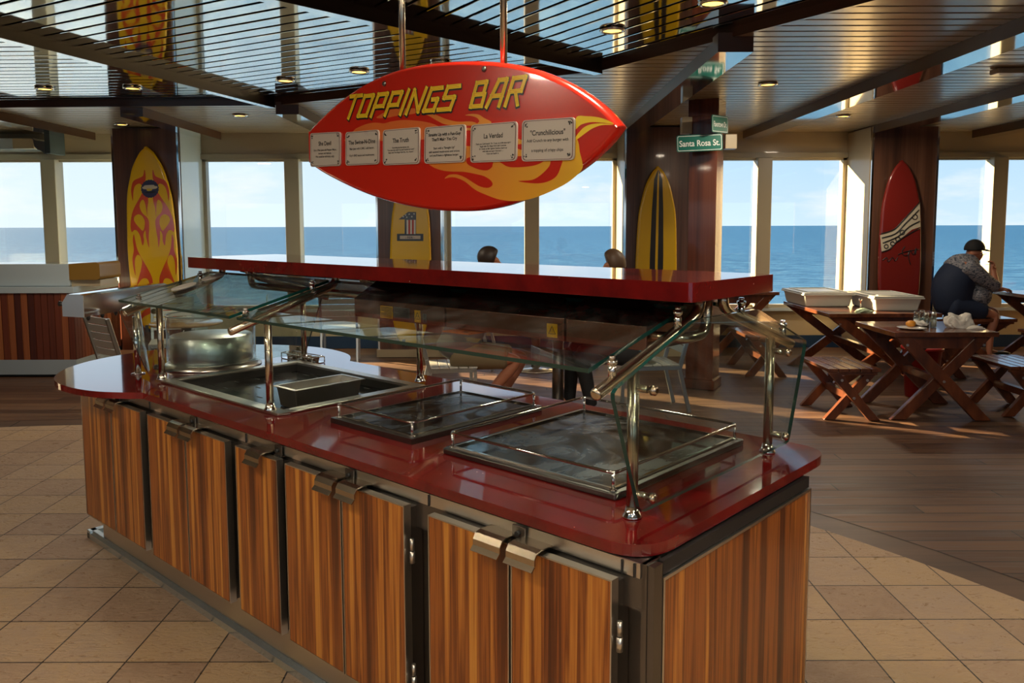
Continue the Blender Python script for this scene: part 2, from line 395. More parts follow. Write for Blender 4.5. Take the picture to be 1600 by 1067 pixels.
def smooth_path(pts, n=6, closed=False):
    P = [Vector(p) for p in pts]; K = len(P); out = []
    rng = range(K) if closed else range(K - 1)
    for i in rng:
        p0 = P[i - 1] if (closed or i > 0) else P[0]; p1 = P[i]; p2 = P[(i + 1) % K]
        p3 = P[(i + 2) % K] if (closed or i + 2 < K) else P[-1]
        for k in range(n):
            t = k / n
            out.append(.5 * ((2 * p1) + (-p0 + p2) * t + (2 * p0 - 5 * p1 + 4 * p2 - p3) * t * t + (-p0 + 3 * p1 - 3 * p2 + p3) * t ** 3))
    if not closed: out.append(P[-1])
    return out
def fillet(pts, r, n=5):
    P = [Vector(p) for p in pts]; out = [P[0]]
    for i in range(1, len(P) - 1):
        a = (P[i - 1] - P[i]); b = (P[i + 1] - P[i]); rr = min(r, a.length * .45, b.length * .45)
        A = P[i] + a.normalized() * rr; B = P[i] + b.normalized() * rr
        for k in range(n + 1): t = k / n; out.append((1 - t) ** 2 * A + 2 * t * (1 - t) * P[i] + t * t * B)
    out.append(P[-1]); return out

# ------------------------------------------------------------------ SETTING: sea, floor, walls
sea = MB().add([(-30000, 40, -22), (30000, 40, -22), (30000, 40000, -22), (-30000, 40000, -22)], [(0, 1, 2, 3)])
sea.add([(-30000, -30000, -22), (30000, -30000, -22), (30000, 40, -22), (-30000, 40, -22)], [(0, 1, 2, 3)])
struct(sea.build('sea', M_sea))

deck = MB().box(-14, 12, -6, 11.4, -.12, -.004)
struct(deck.build('floor', M_deck))
FC = Vector((-3.29, .38, 0)); FR = 6.41
disc = MB(); ring = [FC + Vector((math.cos(a), math.sin(a), 0)) * FR for a in [2 * PI * i / 160 for i in range(160)]]
disc.prism([p + Vector((0, 0, -.06)) for p in ring], (0, 0, .06)); struct(disc.build('floor_tiles', M_tile))
rg = MB(); 
for i in range(160):
    a0, a1 = 2 * PI * i / 160, 2 * PI * (i + 1) / 160
    p = [FC + Vector((math.cos(a), math.sin(a), 0)) * r for a, r in ((a0, FR), (a1, FR), (a1, FR + .21), (a0, FR + .21))]
    if i % 13 == 5:
        q = [FC + Vector((math.cos(a), math.sin(a), 0)) * r for a, r in ((a0, FR), (a0 + .0016, FR), (a0 + .0016, FR + .21), (a0, FR + .21))]
        rg.add([x + Vector((0, 0, .0012)) for x in q], [(0, 1, 2, 3)], 1)
    rg.add(p, [(0, 1, 2, 3)])
for i in range(160):
    a0, a1 = 2 * PI * i / 160, 2 * PI * (i + 1) / 160
    p = [FC + Vector((math.cos(a), math.sin(a), 0)) * r + Vector((0, 0, .001)) for a, r in ((a0, FR + .205), (a1, FR + .205), (a1, FR + .213), (a0, FR + .213))]
    rg.add(p, [(0, 1, 2, 3)], 1)
struct(rg.build('floor_border', [M_deckring, M_black]))

YW = 11.1; PIL = [-14.5, -11.2, -7.95, -4.68, -1.32, 1.87, 5.03, 8.3, 11.6]; PW = .83; ZT = 2.62; ZS = .56; ZC = 2.97
w = MB(); w.box(-14, 12, YW, YW + .25, .17, ZS - .03); w.box(-14, 12, YW, YW + .25, ZT + .06, 3.05)
struct(w.build('wall_far', M_cream))
M_inner = mat('warm_interior_wall', (.34, .20, .11), .6)
w = MB(); w.box(-14, 12, -6.2, -6, 0, .7); w.box(-14, 12, -6.2, -6, 2.5, 3.1)
for x in (-14, -8, -2, 4, 10): w.box(x, x + 2, -6.2, -6, .7, 2.5)
struct(w.build('wall_back', M_inner))
# unseen warm fill lights added in the back wall openings, behind the camera
for x in (-10, -4, 2, 8):
    l = bpy.data.lights.new('window_daylight', 'AREA'); l.shape = 'RECTANGLE'; l.size = 4 if x < 8 else 4; l.size_y = 1.8; l.energy = BACK_W; l.color = (1, .86, .68)
    o = bpy.data.objects.new('window_daylight', l); C.objects.link(o); o.location = (x, -6.1, 1.6); o.rotation_euler = (-PI / 2, 0, 0)
w = MB(); w.box(12, 12.2, -6.2, 11.4, 0, 3.1); struct(w.build('wall_right', M_inner))
w = MB(); w.box(-14.2, -14, -6.2, 11.4, 0, 3.1); struct(w.build('wall_left', M_inner))
w = MB(); w.box(-14, 12, YW - .015, YW + .25, 0, .17); struct(w.build('baseboard_far', M_blue))
w = MB(); w.box(-14, 12, YW - .10, YW + .22, ZS - .04, ZS); struct(w.build('trim_1', M_white))
w = MB(); w.box(-14, 12, YW - .03, YW + .02, ZT, ZT + .07); struct(w.build('trim_2', M_frame))
for n, x in enumerate(PIL):
    p = struct_empty('pillar', (x, YW - .37, 0))
    b = MB(); b.box(x - PW / 2, x + PW / 2, 10.35, 10.40, .10, 2.95); b.build('veneer_panel', M_walnut, p)
    b = MB(); b.box(x - PW / 2 - .012, x + PW / 2 + .012, 10.40, YW + .25, .0, 2.95); b.build('cladding', M_cream if x > 0 else M_white, p)
    b = MB(); b.box(x - PW / 2 - .03, x + PW / 2 + .03, 10.32, 10.42, 0, .10); b.build('plinth', M_cream, p)
    b = MB()
    for s in (-1, 1): b.box(x + s * PW / 2 - .012 + (0 if s > 0 else 0), x + s * PW / 2 + .012, 10.335, 10.36, .1, 2.95)
    b.build('metal_edge', M_chrome, p)
for n in range(8):
    a = PIL[n] + PW / 2 + .012; b_ = PIL[n + 1] - PW / 2 - .012; mid = (a + b_) / 2; yw = YW + .06
    wn = struct_empty('window_%d' % (n + 1), (mid, yw, ZS))
    f = MB()
    f.box(a, a + .05, yw - .05, yw + .05, ZS, ZT); f.box(b_ - .05, b_, yw - .05, yw + .05, ZS, ZT)
    f.box(a, b_, yw - .05, yw + .05, ZS, ZS + .04); f.box(a, b_, yw - .05, yw + .05, ZT - .03, ZT)
    f.build('window_frame', M_frame, wn)
    f = MB(); f.box(mid - .10, mid + .10, YW - .10, yw + .05, ZS, ZT); f.build('mullion', M_frame, wn, bevel=.008)
    for (c, d) in ((a + .05, mid - .10), (mid + .10, b_ - .05)):
        f = MB(); f.box(c, d, yw - .004, yw + .004, ZS + .04, ZT - .03); f.build('pane', M_pane, wn)

# ceiling ----------------------------------------------------------------
CC = Vector((-4.63, 1.08)); CR = 7.8; NS = 13; A0 = math.radians(74.4); STEP = 2 * PI / NS; ZI = 3.03
slab = MB().box(-14, 12, -6, 11.4, 3.09, 3.2); struct(slab.build('ceiling', M_black))
inner = MB(); AP = CR * math.cos(STEP / 2); PITCHS = .15
def slat_profile(d0, d1, z):          # slightly domed slat
    w_ = d1 - d0; return [(d0 + .012, z + .03), (d0 + .012, z + .0008), (d0 + .018, z), (d1 - .018, z), (d1 - .012, z + .0008), (d1 - .012, z + .03)]
for k in range(NS):
    a0 = A0 - STEP * k; am = a0 - STEP / 2; dirn = Vector((math.cos(am), math.sin(am))); tan = Vector((-dirn.y, dirn.x))
    j = int(AP / PITCHS)
    for i in range(j):
        d1 = AP - i * PITCHS; d0 = d1 - PITCHS
        if d0 < .3: break
        pr = slat_profile(d0, d1, ZI); vs = []
        for d, z in pr:
            hw = d * math.tan(STEP / 2)
            for s in (-1, 1): q = CC + dirn * d + tan * hw * s; vs.append((q.x, q.y, z))
        cx = (vs[0][0] + vs[1][0]) / 2; cy = (vs[0][1] + vs[1][1]) / 2
        if cy < -6.5: continue
        fs = [(2 * t, 2 * t + 1, 2 * t + 3, 2 * t + 2) for t in range(len(pr) - 1)]
        inner.add(vs, fs, 0, False)
struct(inner.build('ceiling_slats_inner', M_mirror))
poly = [CC + Vector((math.cos(A0 - STEP * k), math.sin(A0 - STEP * k))) * CR for k in range(NS)]
def poly_range(y):
    xs = []
    for k in range(NS):
        p, q = poly[k], poly[(k + 1) % NS]
        if (p.y - y) * (q.y - y) < 0: xs.append(p.x + (q.x - p.x) * (y - p.y) / (q.y - p.y))
    return (min(xs), max(xs)) if xs else None
outer = MB(); y = -6.0
while y < 11.1:
    pr = slat_profile(y, y + PITCHS, ZC)
    def seg(xa, xb):
        vs = []
        for i, (d, z) in enumerate(pr): vs += [(xa(d), d, z), (xb(d), d, z)]
        outer.add(vs, [(2 * t, 2 * t + 1, 2 * t + 3, 2 * t + 2) for t in range(len(pr) - 1)], 0, False)
    r0, r1 = poly_range(y + .01), poly_range(y + PITCHS - .01)
    if r0 and r1:
        rr = lambda d: poly_range(min(max(d, y + .001), y + PITCHS - .001)) or r0
        seg(lambda d: -14, lambda d: rr(d)[0]); seg(lambda d: rr(d)[1], lambda d: 12)
    else: seg(lambda d: -14, lambda d: 12)
    y += PITCHS
struct(outer.build('ceiling_slats_outer', M_outer))
edge = MB()
for k in range(NS):
    p, q = poly[k], poly[(k + 1) % NS]; dn = ((p + q) / 2 - CC).normalized()
    a, b = Vector((*p, 0)), Vector((*q, 0)); o = Vector((*dn, 0)) * .03
    edge.hexa([a + Vector((0, 0, ZC + .001)), b + Vector((0, 0, ZC + .001)), b + o + Vector((0, 0, ZC + .001)), a + o + Vector((0, 0, ZC + .001)), a + Vector((0, 0, 3.09)), b + Vector((0, 0, 3.09)), b + o + Vector((0, 0, 3.09)), a + o + Vector((0, 0, 3.09))])
struct(edge.build('trim_3', M_beam))
tn = 4
M_beamdark = mat('beam_black', (.018, .010, .008), .35)
def beam(a, b, w_, z0, z1, M_=M_beam):
    global tn
    a = Vector((*a, 0)); b = Vector((*b, 0)); x = (b - a).normalized().cross(Vector((0, 0, 1))) * w_ / 2
    m = MB(); P = [a - x, a + x, b + x, b - x]
    m.hexa([p + Vector((0, 0, z0)) for p in P] + [p + Vector((0, 0, z1)) for p in P])
    m.mi[0] = 1
    o = m.build('trim_%d' % tn, [M_, M_beamface]); tn += 1; return struct(o)
for k in (-1, 0, 1, 2):                # radial beams of the raised centre
    p = poly[k % NS]; beam(tuple(CC + (p - CC) * .12), tuple(p), .085, ZI - .085, 3.09, M_beamdark)
for x, y0 in ((-7.6, 8.55), (-5.75, 8.55), (-4.05, 8.6), (-2.35, 8.5), (-.42, 7.7), (1.52, 5.75), (3.25, -5), (4.75, -5), (6.35, -5), (8.2, -5)):
    ys = [p.y + (q.y - p.y) * (x - p.x) / (q.x - p.x) for p, q in [(poly[k], poly[(k + 1) % NS]) for k in range(NS)] if (p.x - x) * (q.x - x) < 0]
    beam((x, max(ys) + .035 if ys else y0), (x, 10.98), .24, ZC - .10, ZC + .03)

# ceiling downlights
def lamp_proto():
    t = thing('ceiling_light', '', 'ceiling light', (0, 0, 0), 0, None)
    MB().lathe([(.062, 0), (.085, -.004), (.09, -.012), (.082, -.02), (.066, -.02), (.062, 0)], n=28, caps=False).build('trim_ring', M_chrome, t, local=True)
    MB().lathe([(.0001, -.012), (.064, -.012), (.064, -.004)], n=28).build('lens', mat('lamp_lens', (.9, .7, .3), .3, emit=(1, .60, .12), es=3.0), t, local=True)
    return t
lp = None
LAMPS = [((70, 137), ZI, 'leftmost ceiling downlight, over the far left windows'), ((207, 136), ZI, 'yellow downlight reflected against the flame surfboard'),
         ((446, 124), ZI, 'downlight left of the hanging sign'), ((561, 110), ZI, 'downlight just left of the sign rod'), ((689, 97), ZI, 'downlight right above the sign edge'),
         ((957, 45), ZI, 'bright yellow downlight right of the sign rods'), ((1114, 2), ZI, 'downlight cut by the top edge of the frame'), ((1200, 130), ZC, 'downlight in the cream ceiling above the street signs'),
         ((375, 179), ZC, 'downlight in the cream strip above the left windows'), ((1318, 180), ZC, 'small downlight above the window before the red surfboard'), ((190, 193), ZC, 'small downlight over the pillar of the flame surfboard'), ((1012, 196), ZC, 'small downlight over the pillar of the black striped surfboard')]
for (px, z, lab) in LAMPS:
    p = at_z(px[0], px[1], z)
    if p.y > 10.2: p = Vector((p.x * 10.1 / p.y, 10.1, z))
    p.z = z
    if lp is None: lp = lamp_proto(); lp.location = p; lp['label'] = lab; o = lp
    else: o = dup(lp, p, 0, lab)
    o['group'] = 'round downlights in the ceiling'
for i, (x, y) in enumerate([(-4.5, 7.6), (-2.1, 7.0), (.7, 5.3), (2.4, 7.4), (4.1, 9.4), (-1.6, 1.2), (1.2, .6), (-3.4, 2.2), (3.4, 2.6), (0.2, 2.6), (-.8, -1.2), (1.2, -.6), (.8, -2.6), (-3.6, -1.0), (2.2, -1.6), (.2, -3.6)]):  # a few sit near visible downlights, the rest are unseen lamps added as fill
    l = bpy.data.lights.new('downlight_lamp', 'AREA'); l.shape = 'DISK'; l.size = .22; l.energy = LAMP_W; l.color = (1, .84, .62)
    o = bpy.data.objects.new('downlight_lamp', l); C.objects.link(o); o.location = (x, y, 2.84)
# ------------------------------------------------------------------ THE COUNTER
ZK = .94; VM = 2.12
mir = lambda v: 2 * VM - v
# worktop outline (u, v): straight bar with rounded right end and a round flare at the left
fl = [(3.70, 1.54), (3.85, 1.43), (4.0, 1.376), (4.2, 1.357), (4.39, 1.39), (4.55, 1.466), (4.68, 1.56), (4.81, 1.71), (4.90, 1.90), (4.94, 2.12)]
flare = fl + [(u, mir(v)) for u, v in reversed(fl[:-1])]
fs = smooth_path([(u, v, 0) for u, v in flare], 5)
right = fillet([(2.4, mir(1.545), 0), (.985, mir(1.545), 0), (.985, 1.545, 0), (2.4, 1.545, 0)], .13, 8)
outline = [(p.x, p.y) for p in right] + [(p.x, p.y) for p in fs]
W1 = (2.82, 3.88, 1.70, 2.49)          # sunken well
M_wellfloor = mat('well_floor_steel', (.14, .14, .145), .14, 1.0)
M_pan = mat('pan_steel', (.62, .58, .52), .3, 1.0)
hole = [(W1[0] + .05, W1[2] + .05), (W1[1] - .05, W1[2] + .05), (W1[1] - .05, W1[3] - .05), (W1[0] + .05, W1[3] - .05)]
wt = MB(); wt.prism([W(u, v, ZK - .03) for u, v in outline], (0, 0, .03), holes=[[W(u, v, ZK - .03) for u, v in hole]])
o = wt.build('worktop', M_quartz, bevel=.004, seg=2); tag(o, 'long red speckled stone worktop with a round left end, on the wooden buffet cabinets', 'countertop')

# base carcass with curb
base = thing('counter_base', 'stainless steel plinth and carcass under the red worktop, running along the floor', 'counter base', W(2.6, VM, 0))
b = MB(); b.ubox(.99, 4.40, 1.550, 1.565, .79, ZK - .032); b.ubox(.99, 4.40, 1.575, 2.47, .20, .80)
b.ubox(.99, 4.40, 2.455, 2.47, .80, ZK - .032); b.ubox(4.36, 4.40, 1.565, 2.455, .80, ZK - .032)
b.ubox(.99, 1.02, 1.565, 2.455, .80, ZK - .032); b.ubox(.985, 1.0, 1.55, 1.61, .14, ZK - .032); b.build('carcass', M_steel_dark, base)
b = MB(); b.ubox(1.05, 4.42, 1.60, 2.42, .03, .20); b.build('recessed_band', M_steel, base)
b = MB()
prof = [(1.60, 0), (1.60, .03), (1.615, .045), (1.64, .045), (1.655, .03), (1.69, .03), (1.70, .05), (1.715, .055)]
b2 = MB(); P = [(v - .02, z) for v, z in prof]
for i in range(len(P) - 1):
    (v0, z0), (v1, z1) = P[i], P[i + 1]; b2.add([W(.97, v0, z0), W(4.60, v0, z0), W(4.60, v1, z1), W(.97, v1, z1)], [(0, 1, 2, 3)])
b2.ubox(4.56, 4.60, 1.58, 2.62, 0, .045); b2.ubox(.97, 4.60, 1.695, 2.62, 0, .05)
b2.build('floor_curb', mat('galvanised_curb', (.60, .68, .72), .25, .9), base)
b = MB(); b.ubox(1.0, 4.40, 1.544, 1.549, .872, ZK - .032)
for uu in (1.015, 1.05, 1.74, 2.79, 3.64): b.ubox(uu - .002, uu + .002, 1.540, 1.545, .872, ZK - .034, 1)
b.build('apron', [M_steel, M_rubber], base)

def handle(u, zt, v0, parent):
    m = MB(); pr = [(v0 + .07, zt + .012), (v0 + .0, zt + .014), (v0 - .018, zt + .010), (v0 - .028, zt - .006), (v0 - .028, zt - .022), (v0 - .040, zt - .034)]
    t = .004
    for i in range(len(pr) - 1):
        (a, z), (b_, y) = pr[i], pr[i + 1]
        d = Vector((b_ - a, y - z)).normalized(); n = Vector((-d.y, d.x)) * t
        q = [(a, z), (b_, y), (b_ + n.x, y + n.y), (a + n.x, z + n.y)]
        m.hexa([W(u - .049, *c) for c in q] + [W(u + .049, *c) for c in q])
    return m.build('handle', M_tube, parent)
def cabinet(u_edges, label, hinge, latch=True, v0=1.50, zt=.868, z0=.215, ztop=None):
    uc = (u_edges[0] + u_edges[-1]) / 2
    t = thing('buffet_cabinet', label, 'cabinet', W(uc, 1.55, z0), 0, 'wood fronted cabinets of the buffet')
    b = MB(); b.ubox(u_edges[0] + .005, u_edges[-1] - .005, v0 + .028, 1.573, z0 + .01, zt - .012); b.build('cabinet_frame', M_steel_dark, t)
    for i in range(len(u_edges) - 1):
        a, c = u_edges[i] + .0035, u_edges[i + 1] - .0035
        d = MB(); d.ubox(a + .004, c - .004, v0, v0 + .022, z0 + .004, zt - .004)
        door = d.build('door', M_zebra, t, bevel=.0015)
        e = MB()
        e.ubox(a, a + .004, v0 - .001, v0 + .026, z0, zt); e.ubox(c - .004, c, v0 - .001, v0 + .026, z0, zt)
        e.ubox(a + .004, c - .004, v0 - .001, v0 + .026, zt - .004, zt); e.ubox(a + .004, c - .004, v0 - .001, v0 + .026, z0, z0 + .004)
        e.ubox(a + .004, c - .004, v0 + .022, v0 + .03, z0 + .004, zt - .004, 1)
        e.build('door_edging', [M_steel, M_rubber], door)
        n = len(u_edges) - 1
        hu = (u_edges[1] + (.060 if i else -.060)) if n == 2 else (a + c) / 2 - .02
        handle(hu, zt, v0, door)
        if hinge.get(i) is not None:
            for hz in (z0 + .12, zt - .14):
                hm = MB(); hx = hinge[i]
                hm.tube([W(hx, v0 + .014, hz - .035), W(hx, v0 + .014, hz + .001)], .008, 8); hm.tube([W(hx, v0 + .014, hz + .004), W(hx, v0 + .014, hz + .04)], .0065, 8)
                hm.build('hinge', M_steel, door)
    if latch:
        l = MB(); lu = u_edges[1] if len(u_edges) == 3 else u_edges[0] + .05
        l.ubox(lu - .022, lu + .022, v0 + .034, v0 + .039, zt, zt + .038); l.ubox(lu - .022, lu + .022, v0 + .028, v0 + .07, zt - .002, zt + .003)
        l.tube([W(lu, v0 + .025, zt + .02), W(lu, v0 + .04, zt + .02)], .007, 8, 1)
        l.build('latch', [M_steel_dark, M_black], t)
    return t
cabinet([1.045, 1.375, 1.70], 'buffet cabinet nearest the rounded corner, orange brown doors with dark hooked handles', {0: 1.035})
cabinet([1.80, 2.12, 2.455], 'orange brown double door buffet cabinet left of the corner one, below the near hot plate', {0: 1.785})
cabinet([2.50, 2.80], 'narrow single door buffet cabinet in dark brown striped wood', {})
cabinet([2.87, 3.21, 3.575], 'dark brown double door buffet cabinet below the steel well with pan', {})
cabinet([3.64, 3.98, 4.36], 'leftmost buffet cabinet with pale golden streaks, below the round worktop end', {}, zt=.865)
ep = thing('end_panel', 'orange brown striped wood panel closing the right end of the buffet', 'panel', W(.98, 2.0, .1))
b = MB(); b.ubox(.972, .985, 1.60, 2.465, .14, .86); b.build('panel', M_zebra, ep, bevel=.001)
b = MB(); b.ubox(.965, .985, 1.592, 1.600, .13, .868); b.ubox(.965, .985, 2.465, 2.473, .13, .868); b.ubox(.965, .985, 1.600, 2.465, .86, .868); b.build('panel_edging', M_steel, ep)
b = MB(); b.ubox(.967, .985, 1.553, 1.590, .13, .905); b.build('corner_strip', M_steel_dark, ep)
b = MB(); b.ubox(.972, .986, 1.60, 2.47, .87, .905); b.build('apron', M_rubber, ep)

# sunken well
M_wellfloor = mat('well_floor_steel', (.14, .14, .145), .14, 1.0)
M_pan = mat('pan_steel', (.62, .58, .52), .3, 1.0)
t = thing('food_well', 'sunken stainless steel well with a perforated floor, let into the red worktop', 'food well', W(3.35, 2.1, .8))
u0, u1, v0, v1 = W1; m = MB(); z = ZK
def frame(m, o, i, z0, z1):
    (a, b_, c, d), (e, f, g, h) = o, i
    m.ubox(a, b_, c, g, z0, z1); m.ubox(a, b_, h, d, z0, z1); m.ubox(a, e, g, h, z0, z1); m.ubox(f, b_, g, h, z0, z1)
I1 = (u0 + .055, u1 - .055, v0 + .055, v1 - .055)
frame(m, W1, I1, z + .0005, z + .012)
m.build('rim', M_steel, t, bevel=.004)
m = MB(); I2 = (I1[0] + .003, I1[1] - .003, I1[2] + .003, I1[3] - .003); frame(m, I1, I2, z - .04, z + .002)
m.build('well_wall', M_steel_dark, t)
m = MB(); m.ubox(I1[0], I1[1], I1[2], I1[3], z - .045, z - .035)
for i in range(9):
    for j in range(6):
        uu = I1[0] + .06 + i * .105; vv = I1[2] + .06 + j * .115; m.ubox(uu - .022, uu + .022, vv - .005, vv + .005, z - .0349, z - .0342, 1)
m.build('perforated_floor', [M_wellfloor, M_black], t)
def pan(name, u0, u1, v0, v1, z0, z1, label, mt, rimw=.014, taper=.012):
    m = MB(); t_ = .003
    O = [(u0, v0), (u1, v0), (u1, v1), (u0, v1)]; Bt = [(u0 + taper, v0 + taper), (u1 - taper, v0 + taper), (u1 - taper, v1 - taper), (u0 + taper, v1 - taper)]
    Ii = [(u0 + t_, v0 + t_), (u1 - t_, v0 + t_), (u1 - t_, v1 - t_), (u0 + t_, v1 - t_)]; Bi = [(a + (t_ if k in (0, 3) else -t_), b_ + (t_ if k < 2 else -t_)) for k, (a, b_) in enumerate(Bt)]
    R = [(u0 - rimw, v0 - rimw), (u1 + rimw, v0 - rimw), (u1 + rimw, v1 + rimw), (u0 - rimw, v1 + rimw)]
    for a, za, b_, zb in ((O, z1, Bt, z0), (Ii, z1, Bi, z0 + t_), (R, z1, Ii, z1 + .001), (R, z1 - .004, R, z1), (O, z1 - .004, R, z1 - .004)):
        for k in range(4):
            l = (k + 1) % 4; m.add([W(*a[k], za), W(*a[l], za), W(*b_[l], zb), W(*b_[k], zb)], [(0, 1, 2, 3)])
    m.add([W(*q, z0) for q in Bt], [(0, 1, 2, 3)]); m.add([W(*q, z0 + t_) for q in Bi], [(0, 1, 2, 3)])
    o = m.build(name, mt, bevel=.004); tag(o, label, 'pan'); return o
o = pan('steam_table_pan', 2.985, 3.14, 1.89, 2.24, ZK - .0335, ZK + .056, 'empty rectangular steel pan standing in the sunken well', M_pan)
# debris in the well
m = MB(); random.seed(3)
for k in range(9):
    c = W(2.90 + random.uniform(-.03, .03) , 2.36 + random.uniform(-.05, .05), ZK - .034); m.lathe([(.0005, 0), (.006, .001), (.004, .005), (.0005, .006)], c, 6)
o = m.build('food_scraps', M_orange); tag(o, 'few food scraps lying in the far corner of the steel well', 'scraps'); o['kind'] = 'stuff'

def hotplate(u0, u1, v0, v1, label, grp):
    t = thing('hot_plate', label, 'hot plate', W((u0 + u1) / 2, (v0 + v1) / 2, ZK), 0, grp)
    m = MB(); frame(m, (u0, u1, v0, v1), (u0 + .022, u1 - .022, v0 + .022, v1 - .022), ZK + .0005, ZK + .020); m.build('steel_frame', M_steel_dark, t, bevel=.004)
    m = MB(); frame(m, (u0 + .022, u1 - .022, v0 + .022, v1 - .022), (u0 + .030, u1 - .030, v0 + .030, v1 - .030), ZK + .0005, ZK + .026); m.build('inner_rim', M_chrome, t)
    m = MB(); m.ubox(u0 + .030, u1 - .030, v0 + .030, v1 - .030, ZK + .001, ZK + .020); m.build('glass_top', M_hot, t)
    g = .018; zr = ZK + .072; cs = [(u0 + g, v0 + g), (u1 - g, v0 + g), (u1 - g, v1 - g), (u0 + g, v1 - g)]
    P = [W(*c, zr) for c in cs]; pts = []
    for k in range(4):
        a, b_, c = P[k - 1], P[k], P[(k + 1) % 4]
        A = b_ + (a - b_).normalized() * .025; B = b_ + (c - b_).normalized() * .025
        for i in range(5): s = i / 4; pts.append((1 - s) ** 2 * A + 2 * s * (1 - s) * b_ + s * s * B)
    m = MB(); m.tube(pts, .005, 8, closed=True)
    m.build('guard_rail', M_chrome, t)
    for k, c in enumerate(cs):
        du = .018 if k in (0, 3) else -.018; dv = .018 if k < 2 else -.018
        m = MB(); q = (c[0] + du * .3, c[1] + dv * .3); m.tube([W(*q, ZK + .018), W(*q, zr)], .005, 8); m.lathe([(.012, 0), (.012, .003), (.005, .005)], W(*q, ZK + .020), 12)
        m.build('rail_post', M_chrome, t)
    return t
hotplate(2.10, 2.58, 1.785, 2.49, 'smaller dark glass hot plate with a low wire rail, beside the steel well', None)
hotplate(1.24, 1.94, 1.785, 2.56, 'larger dark smeared glass hot plate with a low wire rail, near the rounded corner', None)

# ------------------------------------------------------------------ sneeze guard
G_ = thing('sneeze_guard', 'bronze tinted tubular posts and slanting arms carrying the glass over the buffet', 'sneeze guard frame', W(2.5, VM, ZK))
US = [1.138, 2.90, 3.89]; VP = 1.715; ZA = 1.335
for u_ in US:
    for s in (0, 1):
        f = (lambda v: v) if s == 0 else mir
        zb = ZK + (.0125 if u_ > 2 else .0005)
        m = MB(); m.tube([W(u_, f(VP), zb + .01), W(u_, f(VP), ZA - .008)], .0155, 16)
        m.build('post', M_tube, G_)
        m = MB(); m.lathe([(.026, 0), (.026, .004), (.020, .014), (.0156, .030)], W(u_, f(VP), zb), 20); m.build('post_foot', M_chrome, G_)
        m = MB(); path = fillet([W(u_, f(1.555), 1.292), W(u_, f(2.0), 1.432), W(u_, f(2.045), 1.455), W(u_, f(2.055), 1.496)], .05, 6)
        m.tube(path, .0165, 16); e = path[0]; d = (path[0] - path[1]).normalized()
        m.tube([e, e + d * .006, e + d * .009], [.0165, .0150, .009], 16); m.build('arm', M_tube, G_)
        for (vv, zz) in ((1.62, 1.312), (1.93, 1.41)):
            m = MB(); n = Vector((0, 0, 1)); c = W(u_ + .0, f(vv), zz + .012); du = .035
            m.tube([c, c + n * .034], .011, 10); m.tube([c + n * .034, c + n * .044], .014, 10); m.tube([c + n * .044, c + n * .055], .008, 10)
            m.build('glass_clamp', M_chrome, G_)
# under-shelf hanging tube at near end (holds the heat lamps)
m = MB(); m.tube(fillet([W(1.15, 2.115, 1.496), W(1.15, 2.115, 1.385), W(1.15, 1.985, 1.380), W(1.27, 1.975, 1.380)], .06, 8), .0165, 14); m.build('lamp_bracket', M_tube, G_)
m = MB(); m.tube(fillet([W(3.75, 2.13, 1.496), W(3.75, 2.13, 1.40), W(2.65, 2.13, 1.40)], .06, 8), .0165, 14); m.build('lamp_bracket', M_tube, G_)

def glass(name, pts, th, label, parent=None, part=False):
    pts = [Vector(p) for p in pts]; n = (pts[1] - pts[0]).cross(pts[-1] - pts[0]).normalized() * th
    m = MB(); m.prism([p - n / 2 for p in pts], n, 0, mi_side=1)
    o = m.build(name, [M_glass, M_gedge], parent)
    if not part: tag(o, label, 'glass panel')
    return o
ga = lambda v: 1.332 + (v - 1.565) * .252 + .032
for s, wd in ((0, 'front'), (1, 'back')):
    f = (lambda v: v) if s == 0 else mir
    for (a, b_, lab) in ((1.17, 2.872, 'long slanting %s glass pane over the hot plates, with dark green lower edge'), (2.93, 3.99, 'shorter slanting %s glass pane over the steel well and round end')):
        glass('sneeze_guard_glass', [W(a, f(1.565), ga(1.565) - .032 + .012), W(b_, f(1.565), ga(1.565) - .02), W(b_, f(2.035), ga(2.035) - .02), W(a, f(2.035), ga(2.035) - .02)], .012, lab % wd)
for (u_, lab) in ((1.088, 'upright glass end panel with cut corners at the right end of the buffet'), (3.945, 'upright glass end panel beside the steel drum at the left end of the buffet')):
    hp = [(1.672, .975), (1.545, 1.305), (1.93, 1.445), (mir(1.93), 1.445), (mir(1.545), 1.305), (mir(1.672), .975)]
    pts = [W(u_, v, z) for v, z in hp]; pp = pts + [pts[0]]
    P = []
    for k in range(6):
        a, b_, c = pts[k - 1], pts[k], pts[(k + 1) % 6]; A = b_ + (a - b_).normalized() * .02; B = b_ + (c - b_).normalized() * .02
        P += [A, (A + B) / 4 + b_ / 2, B]
    glass('glass_end_panel', P, .012, lab)
for s in (0, 1):
    f = (lambda v: v) if s == 0 else mir
    for u_, d in ((1.138, -1), (3.89, 1)):
        for zz in (1.005, 1.285):
            m = MB(); m.tube([W(u_, f(VP), zz), W(u_ + d * .044, f(VP), zz)], .010, 10); m.tube([W(u_ + d * .056, f(VP), zz), W(u_ + d * .066, f(VP), zz), W(u_ + d * .072, f(VP), zz)], [.014, .014, .007], 12)
            m.build('glass_standoff', M_tube, G_)
# red shelf on top
m = MB(); P = fillet([W(2.5, 1.867, 1.497), W(1.059, 1.867, 1.497), W(1.059, 2.37, 1.497), W(3.9, 2.37, 1.497), W(3.9, 1.867, 1.497), W(2.5, 1.867, 1.497)], .018, 5)
m.prism(P[:-1], (0, 0, .053)); o = m.build('shelf_top', M_quartz, bevel=.003); tag(o, 'long flat red speckled stone shelf on top of the glass guard', 'shelf')

